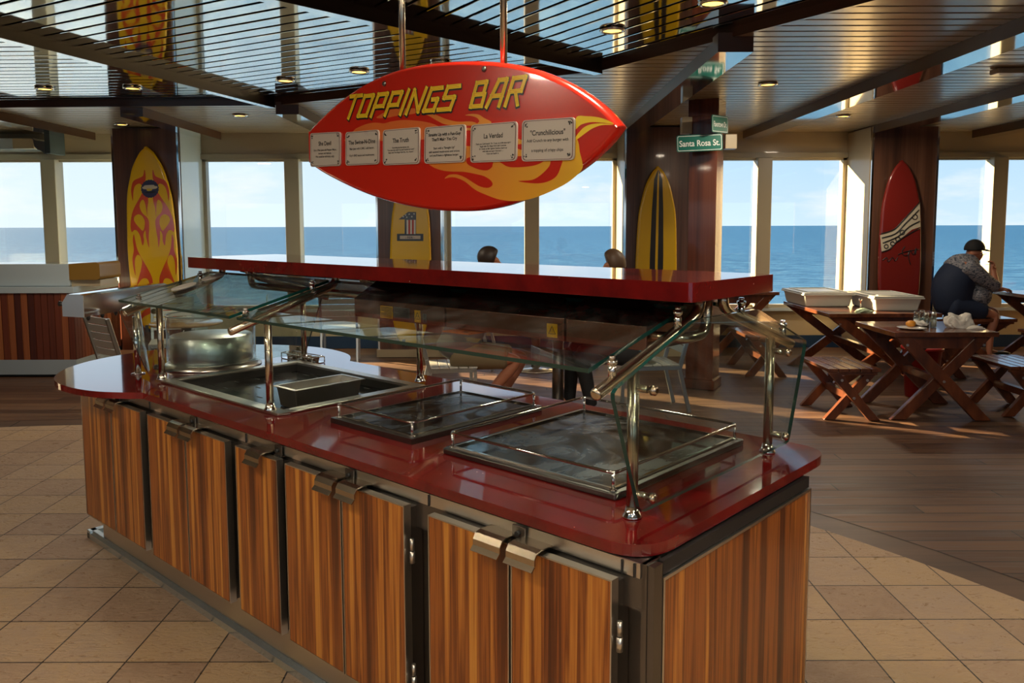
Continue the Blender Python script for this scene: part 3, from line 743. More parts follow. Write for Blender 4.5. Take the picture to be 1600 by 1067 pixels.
# heat lamp hoods
def hood(u0, u1, label, stickers=()):
    t = thing('heat_lamp_hood', label, 'heat lamp', W((u0 + u1) / 2, VM, 1.34), 0, None)
    a, c = 1.955, mir(1.955); i = .085 if u1 - u0 > .35 else .04
    m = MB(); m.hexa([W(u0, a, 1.41), W(u1, a, 1.41), W(u1, c, 1.41), W(u0, c, 1.41), W(u0 + i, a + .07, 1.494), W(u1 - i, a + .07, 1.494), W(u1 - i, c - .07, 1.494), W(u0 + i, c - .07, 1.494)])
    m.build('hood_top', mat('hood_black', (.02, .014, .013), .2, .6), t)
    m = MB(); frame(m, (u0, u1, a, c), (u0 + .006, u1 - .006, a + .006, c - .006), 1.338, 1.4098); m.build('hood_rim', M_hood, t, bevel=.002)
    m = MB(); m.ubox(u0 + .006, u1 - .006, a + .006, c - .006, 1.39, 1.4098); m.build('reflector', M_steel_dark, t)
    for (s0, s1, z0, z1, kind) in stickers:
        s = MB(); v = a - .0006; s.ubox(s0, s1, v, a - .0001, z0, z1, 0 if kind != 'grey' else 2)
        if kind == 'tri':
            cx = (s0 + s1) / 2; q = [(cx - .014, z0 + .012), (cx + .014, z0 + .012), (cx, z1 - .008)]
            for k in range(3):
                A, B = q[k], q[(k + 1) % 3]; s.tube([W(A[0], v, A[1]), W(B[0], v, B[1])], .0011, 5, 1)
            for dx in (-.005, 0, .005): s.tube([W(cx + dx, v, z0 + .016), W(cx + dx + .001, v, z0 + .026)], .0007, 5, 1)
        else:
            nl = 7; h = (z1 - z0) / (nl + 1)
            for k in range(nl): s.ubox(s0 + .004, s1 - .004 - (.02 if k == 3 else 0), v - .0004, v, z1 - h * (k + 1) - .0015, z1 - h * (k + 1) + .0012, 1)
        s.build('warning_sticker', [M_sticker, M_ink, M_greycloth], t)
    return t
hood(2.11, 2.642, 'left heat lamp hood under the red shelf, with yellow warning stickers', [(2.40, 2.475, 1.345, 1.392, 'txt'), (2.30, 2.393, 1.349, 1.392, 'grey'), (2.238, 2.272, 1.343, 1.388, 'tri'), (2.205, 2.225, 1.345, 1.378, 'grey')])
hood(1.56, 2.10, 'middle heat lamp hood under the red shelf with a single yellow triangle sticker', [(1.585, 1.628, 1.346, 1.390, 'tri')])
hood(1.255, 1.55, 'short heat lamp hood under the near end of the red shelf', [])
m = MB(); m.add([W(1.93, 1.90, 1.337), W(2.06, 1.90, 1.337), W(2.06, 1.99, 1.335), W(1.93, 1.99, 1.335)], [(0, 1, 2, 3)])
m = MB(); m.ubox(1.93, 2.06, 1.90, 1.99, 1.330, 1.334); m.ubox(1.96, 1.985, 1.92, 1.94, 1.3341, 1.3346, 1); m.ubox(1.93, 2.06, 1.99, 1.993, 1.330, 1.345)
o = m.build('tag_card', [M_orange, M_ink]); tag(o, 'small orange card sticking out below the heat lamp hoods', 'card')

# steel drum in a clear ring at the round end
DC = W(4.17, 2.12, ZK)
t = thing('drum_dispenser', 'round brushed steel drum with flared foot and clear ring on the round worktop end', 'dispenser', DC)
M_drum = mat('drum_steel', (.85, .83, .80), .33, 1.0)
MB().lathe([(.26, .0005), (.262, .006), (.225, .028), (.215, .03)], (0, 0, 0), 48).build('flared_foot', M_steel, t, local=True)
MB().lathe([(.212, .03), (.215, .034), (.215, .168), (.208, .172), (.0001, .172)], (0, 0, 0), 56).build('drum', M_drum, t, local=True)
m = MB(); m.lathe([(.232, .03), (.232, .285), (.228, .285), (.228, .03)], (0, 0, 0), 56, caps=False); m.build('clear_ring', M_acrylic, t, local=True)
MB().lathe([(.235, .281), (.235, .289), (.226, .289), (.226, .281), (.235, .281)], (0, 0, 0), 56, caps=False).build('ring_rim', mat('clear_rim', (.55, .58, .58), .1, .2), t, local=True)
# curved acrylic shields either side
for s, lab in ((0, 'front'), (1, 'back')):
    m = MB(); K = 14; vs = []; R = .40
    for k in range(K + 1):
        a = math.radians(-62 + 40 * k / K); du, dv = math.sin(a), math.cos(a)
        for zz, ex in ((.975, .0), (1.30, .035)):
            uu = 4.02 + (R + ex) * (1 - math.cos(math.radians(k / K * 60))) ; vv = VM - (.43 + ex) + .22 * math.sin(math.radians(k / K * 60)) * .4
            vs.append(W(uu, vv if s == 0 else mir(vv), zz))
    m.add(vs, [(2 * k, 2 * k + 2, 2 * k + 3, 2 * k + 1) for k in range(K)], 0, True)
    o = m.build('curved_shield', M_acrylic); md = o.modifiers.new('thickness', 'SOLIDIFY'); md.thickness = .006
    tag(o, 'curved clear plastic shield at the %s of the steel drum' % lab, 'shield')
# posts of the hanging steel box and the box
t = thing('steel_box_dispenser', 'polished steel box on a post with black knobs, left of the glass guard', 'dispenser', (0, 0, 0))
bx = [at_z(113, 461, 1.36), at_z(131, 463, 1.36)]
A = at_z(132, 496, 1.245); A = Vector((A.x, A.y, 0)); D = Vector((.10, 1, 0)).normalized(); X = Vector((D.y, -D.x, 0))
t.location = A
def BP(x, d, z): return A + X * x + D * d + Vector((0, 0, z))
m = MB(); wd, ln = -.115, .80
sec = [(0, 1.245), (0, 1.355), (-.02, 1.362), (wd + .03, 1.362), (wd, 1.32), (wd, 1.25)]
m.prism([BP(x, .0, z) for x, z in sec], D * ln); m.build('box', M_chrome, t)
m = MB(); m.prism([BP(x, -.003, z) for x, z in sec], D * .0028); m.build('end_cap', M_steel, t)
for k in range(4):
    m = MB(); m.tube([BP(-.02, .06 + k * .12, 1.246), BP(-.02, .06 + k * .12, 1.232), BP(-.02, .06 + k * .12, 1.222)], [.010, .010, .004], 10); m.build('knob', M_rubber, t)
m = MB(); m.tube([BP(wd, .02, 1.31), BP(wd - .03, .02, 1.312)], [.008, .014], 10); m.build('knob', M_rubber, t)
m = MB(); pb = at_z(216, 584, ZK)
m.tube([pb + Vector((0, 0, .001)), pb + Vector((0, 0, .30))], .016, 14); m.lathe([(.034, 0), (.034, .004), (.016, .008)], pb + Vector((0, 0, .0005)), 16); m.build('post', M_chrome, t)
# oval discs lying on the left glass
for i, (u_, v_) in enumerate(((3.80, 1.80), (3.80, 1.955))):
    c = W(u_, v_, ga(v_) - .0145); n_u = U_ * 1.0; n_v = (V_ + Vector((0, 0, .252))).normalized()
    m = MB(); vs = []; 
    for r, h in ((.0, .006), (.044, .006), (.05, .003), (.05, 0), (0, 0)):
        pass
    ringp = [c + n_v * (.062 * math.cos(a)) + n_u * (.045 * math.sin(a)) for a in [2 * PI * k / 28 for k in range(28)]]
    m.prism(ringp, n_u.cross(n_v).normalized() * (-.005 if n_u.cross(n_v).z < 0 else .005)); 
    o = m.build('oval_plate', M_plaque, bevel=.002); tag(o, ['lower oval grey disc lying on the left slanting glass', 'upper oval grey disc lying on the left slanting glass'][i], 'disc')
# tray of tongs beside the drum
t = thing('condiment_rack', 'low chrome rack with small cups behind the steel drum', 'rack', W(3.93, 2.46, ZK))
for k in range(4):
    m = MB(); m.lathe([(.025, .001), (.03, .03), (.032, .032), (.028, .030), (.024, .004), (.0001, .004)], W(3.80 + k * .075, 2.53, ZK), 16); m.build('cup', M_chrome, t)
m = MB(); m.ubox(3.76, 4.07, 2.49, 2.57, ZK + .0005, ZK + .004)
for a, b_ in (((3.76, 2.49), (4.07, 2.49)), ((4.07, 2.49), (4.07, 2.57)), ((4.07, 2.57), (3.76, 2.57)), ((3.76, 2.57), (3.76, 2.49))): m.tube([W(*a, ZK + .035), W(*b_, ZK + .035)], .003, 6); m.tube([W(*a, ZK + .002), W(*a, ZK + .035)], .003, 6)
m.build('rack_frame', M_chrome, t)

# ------------------------------------------------------------------ hanging sign
VS = 2.05
sp_ = lambda x, y, d=0.0: at_v(x, y, VS) - V_ * d
outline_px = [(479, 206), (500, 183), (530, 156), (565, 132), (605, 113), (650, 101), (700, 95.5), (745, 94.5), (790, 98), (835, 108), (880, 126), (915, 147), (945, 171), (968, 197), (952, 219), (925, 246), (895, 269), (860, 290), (825, 307), (785, 321), (750, 328), (715, 330), (675, 328), (635, 322), (595, 312), (555, 297), (520, 280), (495, 266), (480, 254)]
t = thing('hanging_sign', 'big red surfboard shaped sign with yellow TOPPINGS BAR lettering, hung over the buffet', 'sign', sp_(725, 212))
SGN = t
OP = []
raw = [sp_(*p) for p in outline_px]
front_tip = raw[13]
sm = smooth_path(raw[:14], 5)[:-1] + smooth_path(raw[13:], 5)
cen = sp_(725, 212)
def inset(pts, d):
    n = len(pts); out = []
    for i in range(n):
        e = (pts[(i + 1) % n] - pts[i - 1]).normalized(); nr = V_.cross(e)
        if nr.dot(cen - pts[i]) < 0: nr = -nr
        out.append(pts[i] + nr * d)
    return out
m = MB(); rings = [(0.016, 0.0), (.006, .006), (0.0, .018), (0.0, .040), (.008, .052)]; allr = [[p + V_ * dep for p in inset(sm, ins)] for ins, dep in rings]
n = len(sm); vs = [p for r in allr for p in r]
m.add(vs, [(i * n + j, i * n + (j + 1) % n, (i + 1) * n + (j + 1) % n, (i + 1) * n + j) for i in range(len(rings) - 1) for j in range(n)], 0, True)
m.prism(allr[0], (0, 0, 0)); m.prism(allr[-1], (0, 0, 0))
m.build('sign_board', M_signred, t)
def art(name, px, M_, lay, parent, closed_smooth=True, fn=sp_, d=V_, n=4):
    P = [fn(*p) for p in px]
    if closed_smooth: P = smooth_path(P, n, True)
    m = MB(); off = d * (-.0004 - .0004 * lay)
    m.prism([p + off for p in P], d * .0003); return m.build(name, M_, parent)
# local frame so that the flame paint varies along the sign: vertices are relative to the sign's centre
body = [(663, 248), (675, 260), (690, 266), (705, 268), (725, 268.5), (744, 272), (757, 275.5), (767, 282), (769.7, 288.7), (763, 293.4), (752, 292), (742, 287), (728, 278), (716, 273), (706, 272.5), (700, 274), (695, 279), (704, 277), (714, 278), (727, 284), (742, 296), (757.5, 303.5), (782, 312), (810, 314), (840, 307.5), (879, 290), (900, 275), (909.5, 264), (910, 254), (906, 238), (900, 215), (870, 205), (830, 210), (780, 205), (720, 200), (680, 215), (668, 232)]
art('flame', body, M_signflame, 0, t)
art('flame', [(901, 182.8), (917, 181.5), (935.6, 183.4), (950.6, 188.4), (959, 193.6), (941, 191.6), (922.5, 191), (907.5, 195), (899, 202)], M_yellow, 0, t)
art('flame', [(959.5, 195), (941, 195.5), (926, 200.6), (915, 208), (907.5, 213.7), (898, 220), (900, 213.7), (905.6, 206), (913, 198.7), (924, 194), (941, 192.8)], M_yellow, 1, t)
art('flame', [(540, 222), (553, 204), (560.6, 198.7), (573.7, 193.5), (587, 191.6), (600, 192.7), (611, 190), (630, 187.5), (648.7, 188.4), (667.5, 191), (682.5, 196), (700, 206), (690, 216), (600, 220)], mat('flame_orange', (.72, .16, .03), .3), 0, t)
art('flame', [(655, 178), (668, 180), (684, 189), (700, 195), (745, 196), (738, 190), (715, 190), (697, 186), (680, 179), (668, 177)], M_signflame, 1, t)
art('flame', [(727, 180), (737, 178), (748, 179), (756, 184), (768, 192), (742, 197), (749, 190), (745, 184), (736, 181)], M_signflame, 1, t)
art('flame', [(588, 184), (600, 176), (612, 171), (640, 169), (660, 172), (645, 178), (620, 181), (604, 184)], mat('flame_orange', (.72, .16, .03), .3), 0, t)
for pr_ in ([(810, 283), (832, 281), (847, 272), (859, 259), (863, 246), (879, 246), (876, 262), (869, 276), (855, 284), (836, 286.5)], [(733, 246), (769, 246), (770, 257), (768, 262), (761, 266), (750, 265), (739, 261), (730, 255)],
            [(778, 246), (786, 256), (795, 260.6), (808, 261.4), (825, 260.2), (840, 257), (852, 250), (850, 244)], [(809, 206), (820, 206), (820, 218), (809, 216)], [(809, 226), (820, 226), (820, 234), (809, 232)], [(726, 206), (740, 206), (740, 226), (726, 226)]):
    art('red_gap', pr_, M_signred, 3, t)

# blocky italic lettering
GL = {'T': (1.0, [[(0, 1), (1, 1)], [(.5, 1), (.5, 0)]]), 'O': (1.0, [[(.12, .05), (.12, .95), (.88, .95), (.88, .05), (.12, .05)]]),
      'P': (1.0, [[(.12, 0), (.12, .95), (.88, .95), (.88, .42), (.12, .42)]]), 'I': (.35, [[(.5, 0), (.5, 1)]]),
      'N': (1.1, [[(.1, 0), (.1, .97), (.9, .05), (.9, 1)]]), 'G': (1.0, [[(.9, .95), (.12, .95), (.12, .05), (.88, .05), (.88, .5), (.5, .5)]]),
      'S': (1.0, [[(.95, .95), (.12, .95), (.12, .52), (.88, .52), (.88, .05), (.0, .05)]]), 'B': (1.0, [[(.12, .5), (.80, .5), (.80, .95), (.12, .95), (.12, .05), (.90, .05), (.90, .5)]]),
      'A': (1.05, [[(.08, 0), (.40, .95), (.90, .95), (.90, 0)], [(.2, .38), (.90, .38)]]), 'R': (1.0, [[(.12, 0), (.12, .95), (.88, .95), (.88, .48), (.12, .48)], [(.5, .48), (.92, 0)]])}
def word(txt, quad, parent):
    TL, TR_, BR, BL = [sp_(*q) for q in quad]
    tot = sum(GL[c][0] for c in txt) + .20 * (len(txt) - 1)
    def mp(x, y): s = x / tot; return (TL * (1 - s) + TR_ * s) * y + (BL * (1 - s) + BR * s) * (1 - y)
    hgt = (TL - BL).length; x = 0
    for c in txt:
        wd, strokes = GL[c]; 
        for lay, width, M_, sh in ((5, .225, M_ink, (.03, -.035)), (6, .155, M_yellow, (0, 0)), (7, .028, M_flame, (0, 0))):
            m = MB()
            for st in strokes:
                P = [mp(x + wd * a + sh[0], b_ + sh[1]) for a, b_ in st]
                for k in range(len(P) - 1):
                    a, b_ = P[k], P[k + 1]; d = (b_ - a).normalized(); nr = V_.cross(d) * hgt * width / 2; ex = d * hgt * width / 2
                    if lay == 7:
                        for o_ in (-.028, .028):
                            nn = V_.cross(d) * hgt * o_; n2 = V_.cross(d) * hgt * .005
                            q = [a + nn - n2, b_ + nn - n2, b_ + nn + n2, a + nn + n2]; m.add([p - V_ * (.0004 * lay + .0004) for p in q], [(0, 1, 2, 3)])
                    else:
                        q = [a - ex - nr, b_ + ex - nr, b_ + ex + nr, a - ex + nr]; off = -V_ * (.0004 * lay + .0004 + .00004 * k)
                        m.add([p + off for p in q], [(0, 1, 2, 3)])
            m.build('lettering', M_, parent)
        x += wd + .20
word('TOPPINGS', [(549, 151), (721, 132), (706, 172), (537, 185)], t)
word('BAR', [(744, 128), (826, 117.5), (811, 163), (733, 169)], t)

# plaques
def text_mesh(txt, size, M_, name, origin, ex, ey, parent, align='CENTER', bold=0.0, depth=.0002):
    cu = bpy.data.curves.new('t', 'FONT'); cu.body = txt; cu.size = size; cu.align_x = align; cu.offset = bold; cu.space_line = 1.15
    ob = bpy.data.objects.new('t', cu); C.objects.link(ob); dg = bpy.context.evaluated_depsgraph_get(); dg.update()
    me = bpy.data.meshes.new_from_object(ob.evaluated_get(dg)); bpy.data.objects.remove(ob); bpy.data.curves.remove(cu)
    off = world_loc(parent) if parent is not None else Vector((0, 0, 0))
    for v in me.vertices: p = origin + ex * v.co.x + ey * v.co.y - off; v.co = p
    me.name = name; me.materials.clear(); me.materials.append(M_)
    o = bpy.data.objects.new(name, me); C.objects.link(o)
    if parent is not None: o.parent = parent
    return o
PLQ = [((486.7, 208.5), (534, 206), (534, 259), (487, 261), 'She Devil', 'Get a Plain Jane add Pepper Mayo,\ntomato and lettuce.\nWe could be definitely salty'),
       ((542, 207), (594, 202.5), (594, 256.5), (542, 259), 'The Swine-N-Dine', 'Plain Jane with G.M.C. add bacon,\n\nGuy\'s BBQ sauce and mushrooms'),
       ((600.5, 203.5), (658, 198.5), (657.5, 256), (600.5, 258.5), 'The Truth', 'Everything but the kitchen sink.\n"You want the truth? You can\'t handle the truth!"\nBegin with The Ringer then Go... So... Guero!'),
       ((665.5, 199.5), (729.5, 194), (728.5, 253.5), (665, 256), 'Straight Up with a Fun-Guy\nThat\'ll Make You Cry', 'Start with a "Straight Up"\nadd sauteed mushrooms and onions\nand you\'ll have a righteous burger.'),
       ((738, 195.5), (810.5, 189.5), (809, 251.5), (737, 254.5), 'La Verdad', 'Think you CAN handle The Truth, try it Mexican style!\nBegin with The Ringer then take it across\nthe tracks to Blue Iguana Cantina, load it up\nwith salsa and super hot sauce ...\nif you can handle it.'),
       ((818, 188.5), (900.5, 183), (899, 250), (817, 252.5), '"Crunchilicious"', 'Add Crunch to any burger with\n\na topping of crispy chips')]
for (a, b_, c, d, title, txt) in PLQ:
    Q = [sp_(*p) for p in (a, b_, c, d)]; ct = sum(Q, Vector()) / 4
    ex = ((Q[1] - Q[0]) + (Q[2] - Q[3])).normalized(); ey = ((Q[0] - Q[3]) + (Q[1] - Q[2])).normalized(); wpx = (Q[1] - Q[0]).length; hpx = (Q[0] - Q[3]).length
    def rr(k):
        P = [ct + (q - ct) * k for q in Q]; out = []
        for i in range(4):
            A_, B_, D_ = P[i - 1], P[i], P[(i + 1) % 4]; s = .016
            p0 = B_ + (A_ - B_).normalized() * s; p1 = B_ + (D_ - B_).normalized() * s
            for j in range(6): q_ = j / 5; out.append((1 - q_) ** 2 * p0 + 2 * q_ * (1 - q_) * B_ + q_ * q_ * p1)
        return out
    m = MB(); m.prism([p - V_ * .0075 for p in rr(1)], V_ * .006); pl = m.build('menu_plaque', M_plaque, t)
    m = MB(); m.prism([p - V_ * .0078 for p in rr(.955)], (0, 0, 0), holes=[[p - V_ * .0078 for p in rr(.93)]]); m.build('border_line', M_maroon, pl)
    lines = max(len(x) for x in title.split('\n')); s1 = min(wpx * .92 / (lines * .50), hpx * .17); nl = title.count('\n') + 1
    text_mesh(title, s1, M_ink, 'title_text', ct + ey * (hpx * (.12 if nl == 1 else .24)) - V_ * .0079, ex, ey, pl, bold=.0005)
    ls = txt.split('\n'); s2 = min(wpx * .88 / (max(len(x) for x in ls) * .49), hpx * .12)
    o = text_mesh(txt, s2, M_ink, 'body_text', ct + ey * (hpx * (-.04 if nl == 1 else -.12)) - V_ * .0079, ex, ey, pl, bold=.0002)
    for sx, sy in ((-1, 1), (1, 1), (1, -1), (-1, -1)):
        m = MB(); c0 = ct + ex * (sx * (wpx / 2 - .019)) + ey * (sy * (hpx / 2 - .017)) - V_ * .0076
        for k in range(5):
            q0 = c0 + ex * random.uniform(-.007, .007) + ey * random.uniform(-.006, .006); r_ = random.uniform(.0015, .0035)
            m.prism([q0 + ex * (r_ * math.cos(z)) + ey * (r_ * math.sin(z)) for z in [PI * i / 3 for i in range(6)]], -V_ * .0012)
        m.build('corner_icon', M_rubber, pl)
for px in ((601, 131), (757, 108)):
    m = MB(); c0 = sp_(*px); m.tube([c0 - V_ * .0005, c0 - V_ * .006, c0 - V_ * .009], [.011, .009, .004], 12); m.build('bolt', M_steel_dark, t)
for px in ((610.5, 128), (768, 97)):
    c0 = sp_(*px) + V_ * .062; m = MB(); m.tube([c0 - Vector((0, 0, .06)), Vector((c0.x, c0.y, ZI - .0))], .0125, 12)
    m.tube([Vector((c0.x, c0.y, ZI - .012)), Vector((c0.x, c0.y, ZI - .002))], .034, 16); m.build('hanging_rod', M_tube, t)

# ------------------------------------------------------------------ surfboards on the pillars
YB = 10.26
by = lambda x, y: at_y(x, y, YB)
YD = Vector((0, 1, 0))
def surfboard(outline, label, M_, name='surfboard'):
    P = [by(*p) for p in outline]; k = outline.index(min(outline, key=lambda q: q[1])); P = P[k:] + P[:k]
    S = smooth_path(P + [P[0]], 5)[:-1]; c = sum(S, Vector()) / len(S)
    t = thing(name, label, 'surfboard', Vector((c.x, YB, min(p.z for p in S))), 0, None)
    def ins(d):
        out = []; n = len(S)
        for i in range(n):
            e = (S[(i + 1) % n] - S[i - 1]).normalized(); nr = Vector((e.z, 0, -e.x))
            cc = Vector((c.x, c.y, min(max(S[i].z, c.z - .8), c.z + .8)))
            if nr.dot(cc - S[i]) < 0: nr = -nr
            out.append(S[i] + nr * d)
        return out
    R = [[p + YD * dep for p in ins(i_)] for i_, dep in ((.03, 0), (.012, .004), (.002, .015), (0, .03), (.006, .05), (.03, .062))]
    n = len(S); m = MB(); m.add([p for r in R for p in r], [(i * n + j, i * n + (j + 1) % n, (i + 1) * n + (j + 1) % n, (i + 1) * n + j) for i in range(len(R) - 1) for j in range(n)], 0, True)
    m.prism(R[0], (0, 0, 0)); m.prism(R[-1], (0, 0, 0)); m.build('board', M_, t)
    return t
def bart(name, px, M_, lay, t, smoothit=True): return art(name, px, M_, lay, t, smoothit, by, YD)
Z1 = lambda x, y: (x / 3.3333, 180 + y / 3.3333)
prof = [(0, 2), (20, 26), (40, 43), (90, 72), (140, 90), (240, 114), (340, 123), (440, 127), (540, 130), (640, 128), (720, 124), (800, 112), (880, 88), (930, 55)]
def board_outline(cx, top, wsc, hsc, lean):
    L_ = []; Rr = []
    for t_, w_ in prof:
        y = top + t_ * hsc / 3.3333; c = cx + lean * (y - top); L_.append((c - w_ * wsc / 3.3333, y)); Rr.append((c + w_ * wsc / 3.3333, y))
    return Rr + L_[::-1]
fb = surfboard(board_outline(227.5, 228.6, 1.0, 1.02, .060), 'yellow surfboard with red flames and a round badge, leaning on the leftmost visible pillar', M_board_y)
mirx = lambda pts: [(2 * (782 + (y - 400) * .066) - x, y) for x, y in pts]
def both(pts, M_, lay):
    for q in (pts, mirx(pts)): bart('painted_flame', [Z1(*p) for p in q], M_, lay, fb)
both([(752, 283), (745, 315), (722, 328), (698, 340), (687, 362), (683, 400), (692, 447), (694, 410), (699, 378), (710, 362), (728, 356), (742, 368), (752, 350), (759, 330), (757, 300)], M_flame, 0)
both([(750, 395), (722, 440), (700, 480), (686, 520), (680, 575), (686, 608), (700, 598), (715, 603), (730, 630), (742, 678), (750, 655), (747, 622), (757, 600), (762, 640), (776, 690), (775, 640), (777, 590), (775, 552), (764, 530), (746, 515), (733, 495), (727, 470), (735, 446), (748, 442), (758, 470), (768, 528), (767, 490), (772, 450), (768, 420)], M_flame, 0)
both([(702, 527), (720, 516), (740, 525), (753, 550), (753, 580), (744, 602), (728, 588), (708, 565), (698, 545)], M_board_y, 1)
both([(697, 620), (707, 665), (716, 700), (738, 745), (770, 800), (793, 850), (795, 900), (780, 900), (776, 868), (762, 850), (738, 854), (714, 885), (722, 850), (735, 800), (740, 762), (730, 735), (714, 728), (702, 760), (706, 835), (694, 790), (690, 745), (697, 700), (692, 650)], M_flame, 0)
both([(800, 920), (792, 960), (770, 1000), (740, 1030), (725, 1075), (750, 1050), (785, 1030), (802, 1000), (806, 960)], M_flame, 0)
# badge
bc = Z1(781, 383); P = []
for k in range(40): r = 14.3 * (1 if k % 2 else .93); P.append((bc[0] + r * math.cos(2 * PI * k / 40), bc[1] + r * 1.02 * math.sin(2 * PI * k / 40)))
bart('badge', P, M_ink2, 3, fb, False)
for y0, a, b_, h, M_ in ((372, -28, 20, 6, M_plaque), (383, -34, 34, 11, M_cream2), (392, -16, 12, 9, mat('badge_gold', (.6, .45, .05), .4)), (404, -20, 26, 5, M_ink)):
    bart('badge', [Z1(781 + a, y0 - h), Z1(781 + b_, y0 - h - 3), Z1(781 + b_ - 4, y0), Z1(781 + a + 3, y0 + 2)], M_, 4, fb)
sb = surfboard(board_outline(1029, 259.5, .83, .98, -.022), 'yellow surfboard with two black stripes, on the pillar behind the street sign column', M_board_y)
for s in (-1, 1):
    pts = []
    for y, a, b_ in ((266, .2, 1.2), (280, 1.2, 6.5), (330, 1.8, 9), (400, 2.0, 10.5), (470, 2.0, 10.5), (530, 2, 9), (510, 2, 9)): pts.append((y, a, b_))
    pts = pts[:6]; cx = lambda y: 1029 - .022 * (y - 260)
    bart('black_stripe', [(cx(y) + s * a, y) for y, a, b_ in pts] + [(cx(y) + s * b_, y) for y, a, b_ in reversed(pts)], M_ink, 0, sb, False)
rb = surfboard(board_outline(1411, 250, .86, .95, -.028), 'dark red surfboard with a black and white graphic, on the pillar at the right', M_board_r)
Z7 = lambda x, y: (900 + x / 2.286, 140 + y / 2.286)
bart('white_graphic', [Z7(*p) for p in [(1086, 520), (1130, 506), (1160, 480), (1185, 448), (1205, 425), (1228, 408), (1230, 490), (1200, 500), (1175, 520), (1140, 545), (1115, 572), (1092, 580)]], M_cream2, 0, rb, False)
for st in ([(1092, 530), (1140, 515), (1175, 480), (1225, 430)], [(1095, 548), (1150, 525), (1190, 490), (1228, 470)], [(1090, 515), (1135, 500), (1170, 465), (1228, 402)], [(1092, 580), (1120, 570), (1150, 540), (1228, 494)]):
    m = MB(); P = smooth_path([by(*Z7(*p)) for p in st], 4); m.tube([p - YD * .001 for p in P], .009, 5); m.build('black_line', M_ink, rb)
for c0, r in (((1210, 455), 9), ((1150, 535), 8), ((1108, 560), 7), ((1130, 550), 7), ((1165, 510), 8)):
    P = [by(*Z7(c0[0] + r * math.cos(a), c0[1] + r * math.sin(a))) - YD * .001 for a in [2 * PI * k / 14 for k in range(14)]]
    m = MB(); m.tube(P, .007, 5, closed=True); m.build('black_line', M_ink, rb)
for st in ([(1175, 560), (1165, 575), (1170, 592), (1185, 590), (1192, 572), (1188, 600), (1195, 625)], [(1150, 590), (1175, 580), (1225, 570)], [(1195, 575), (1205, 590), (1215, 565), (1212, 590)], [(1095, 610), (1110, 600), (1115, 615), (1130, 600), (1140, 612), (1150, 598)]):
    m = MB(); P = smooth_path([by(*Z7(*p)) for p in st], 4); m.tube([p - YD * .001 for p in P], .006, 5); m.build('signature', M_ink, rb)
nb = surfboard(board_outline(641, 262, .84, .98, .0), 'yellow surfboard with a big stars and stripes number one, half hidden behind the hanging sign', M_board_y)
Z5 = lambda x, y: (480 + x / 5.333, 180 + y / 5.333)
bart('numeral', [Z5(*p) for p in [(762, 868), (840, 806), (908, 806), (908, 988), (968, 988), (968, 1048), (748, 1048), (748, 988), (812, 988), (812, 868)]], M_ink, 0, nb, False)
for k in range(5):
    x0 = 828 + k * 15; bart('flag_stripe', [Z5(*p) for p in [(x0, 872), (x0 + 15, 872), (x0 + 15, 990), (x0, 990)]], M_signwhite if k % 2 == 0 else mat('flag_red', (.45, .03, .03), .4), 1, nb, False)
for (cx_, cy_) in ((800, 845), (830, 850), (850, 825), (872, 845), (890, 822), (820, 832)):
    P = [Z5(cx_ + (9 if k % 2 == 0 else 3.6) * math.sin(2 * PI * k / 10), cy_ - (9 if k % 2 == 0 else 3.6) * math.cos(2 * PI * k / 10)) for k in range(10)]
    bart('star', P, M_signwhite, 2, nb, False)
bart('name_band', [Z5(*p) for p in [(772, 1003), (944, 1003), (944, 1032), (772, 1032)]], M_plaque, 1, nb, False)
p0 = by(*Z5(858, 1028)); text_mesh('- FIERI -', .038, M_ink2, 'band_text', p0 - YD * .0014, Vector((1, 0, 0)), Vector((0, 0, 1)), nb, bold=.0008)
# hooks below boards
for b_ in (fb, sb, rb, nb):
    z = b_.location.z; m = MB(); x = b_.location.x
    for s in (-.1, .1): m.box(x + s - .02, x + s + .02, YB - .01, 10.349, z - .03, z + .06)
    m.build('wall_bracket', M_rubber, b_)

# ------------------------------------------------------------------ street sign column
cc_ = at_z(1104, 610, 0); th = -PI / 180 * 27.6 ; cs_ = .285
Mx = Matrix.Translation(Vector((cc_.x, cc_.y + .20, 0))) @ Matrix.Rotation(th + PI / 2 * 0, 4, 'Z')
t = thing('wooden_column', 'square reddish brown wooden column carrying the green street signs', 'column', (cc_.x, cc_.y + .20, 0)); t.rotation_euler = (0, 0, th)
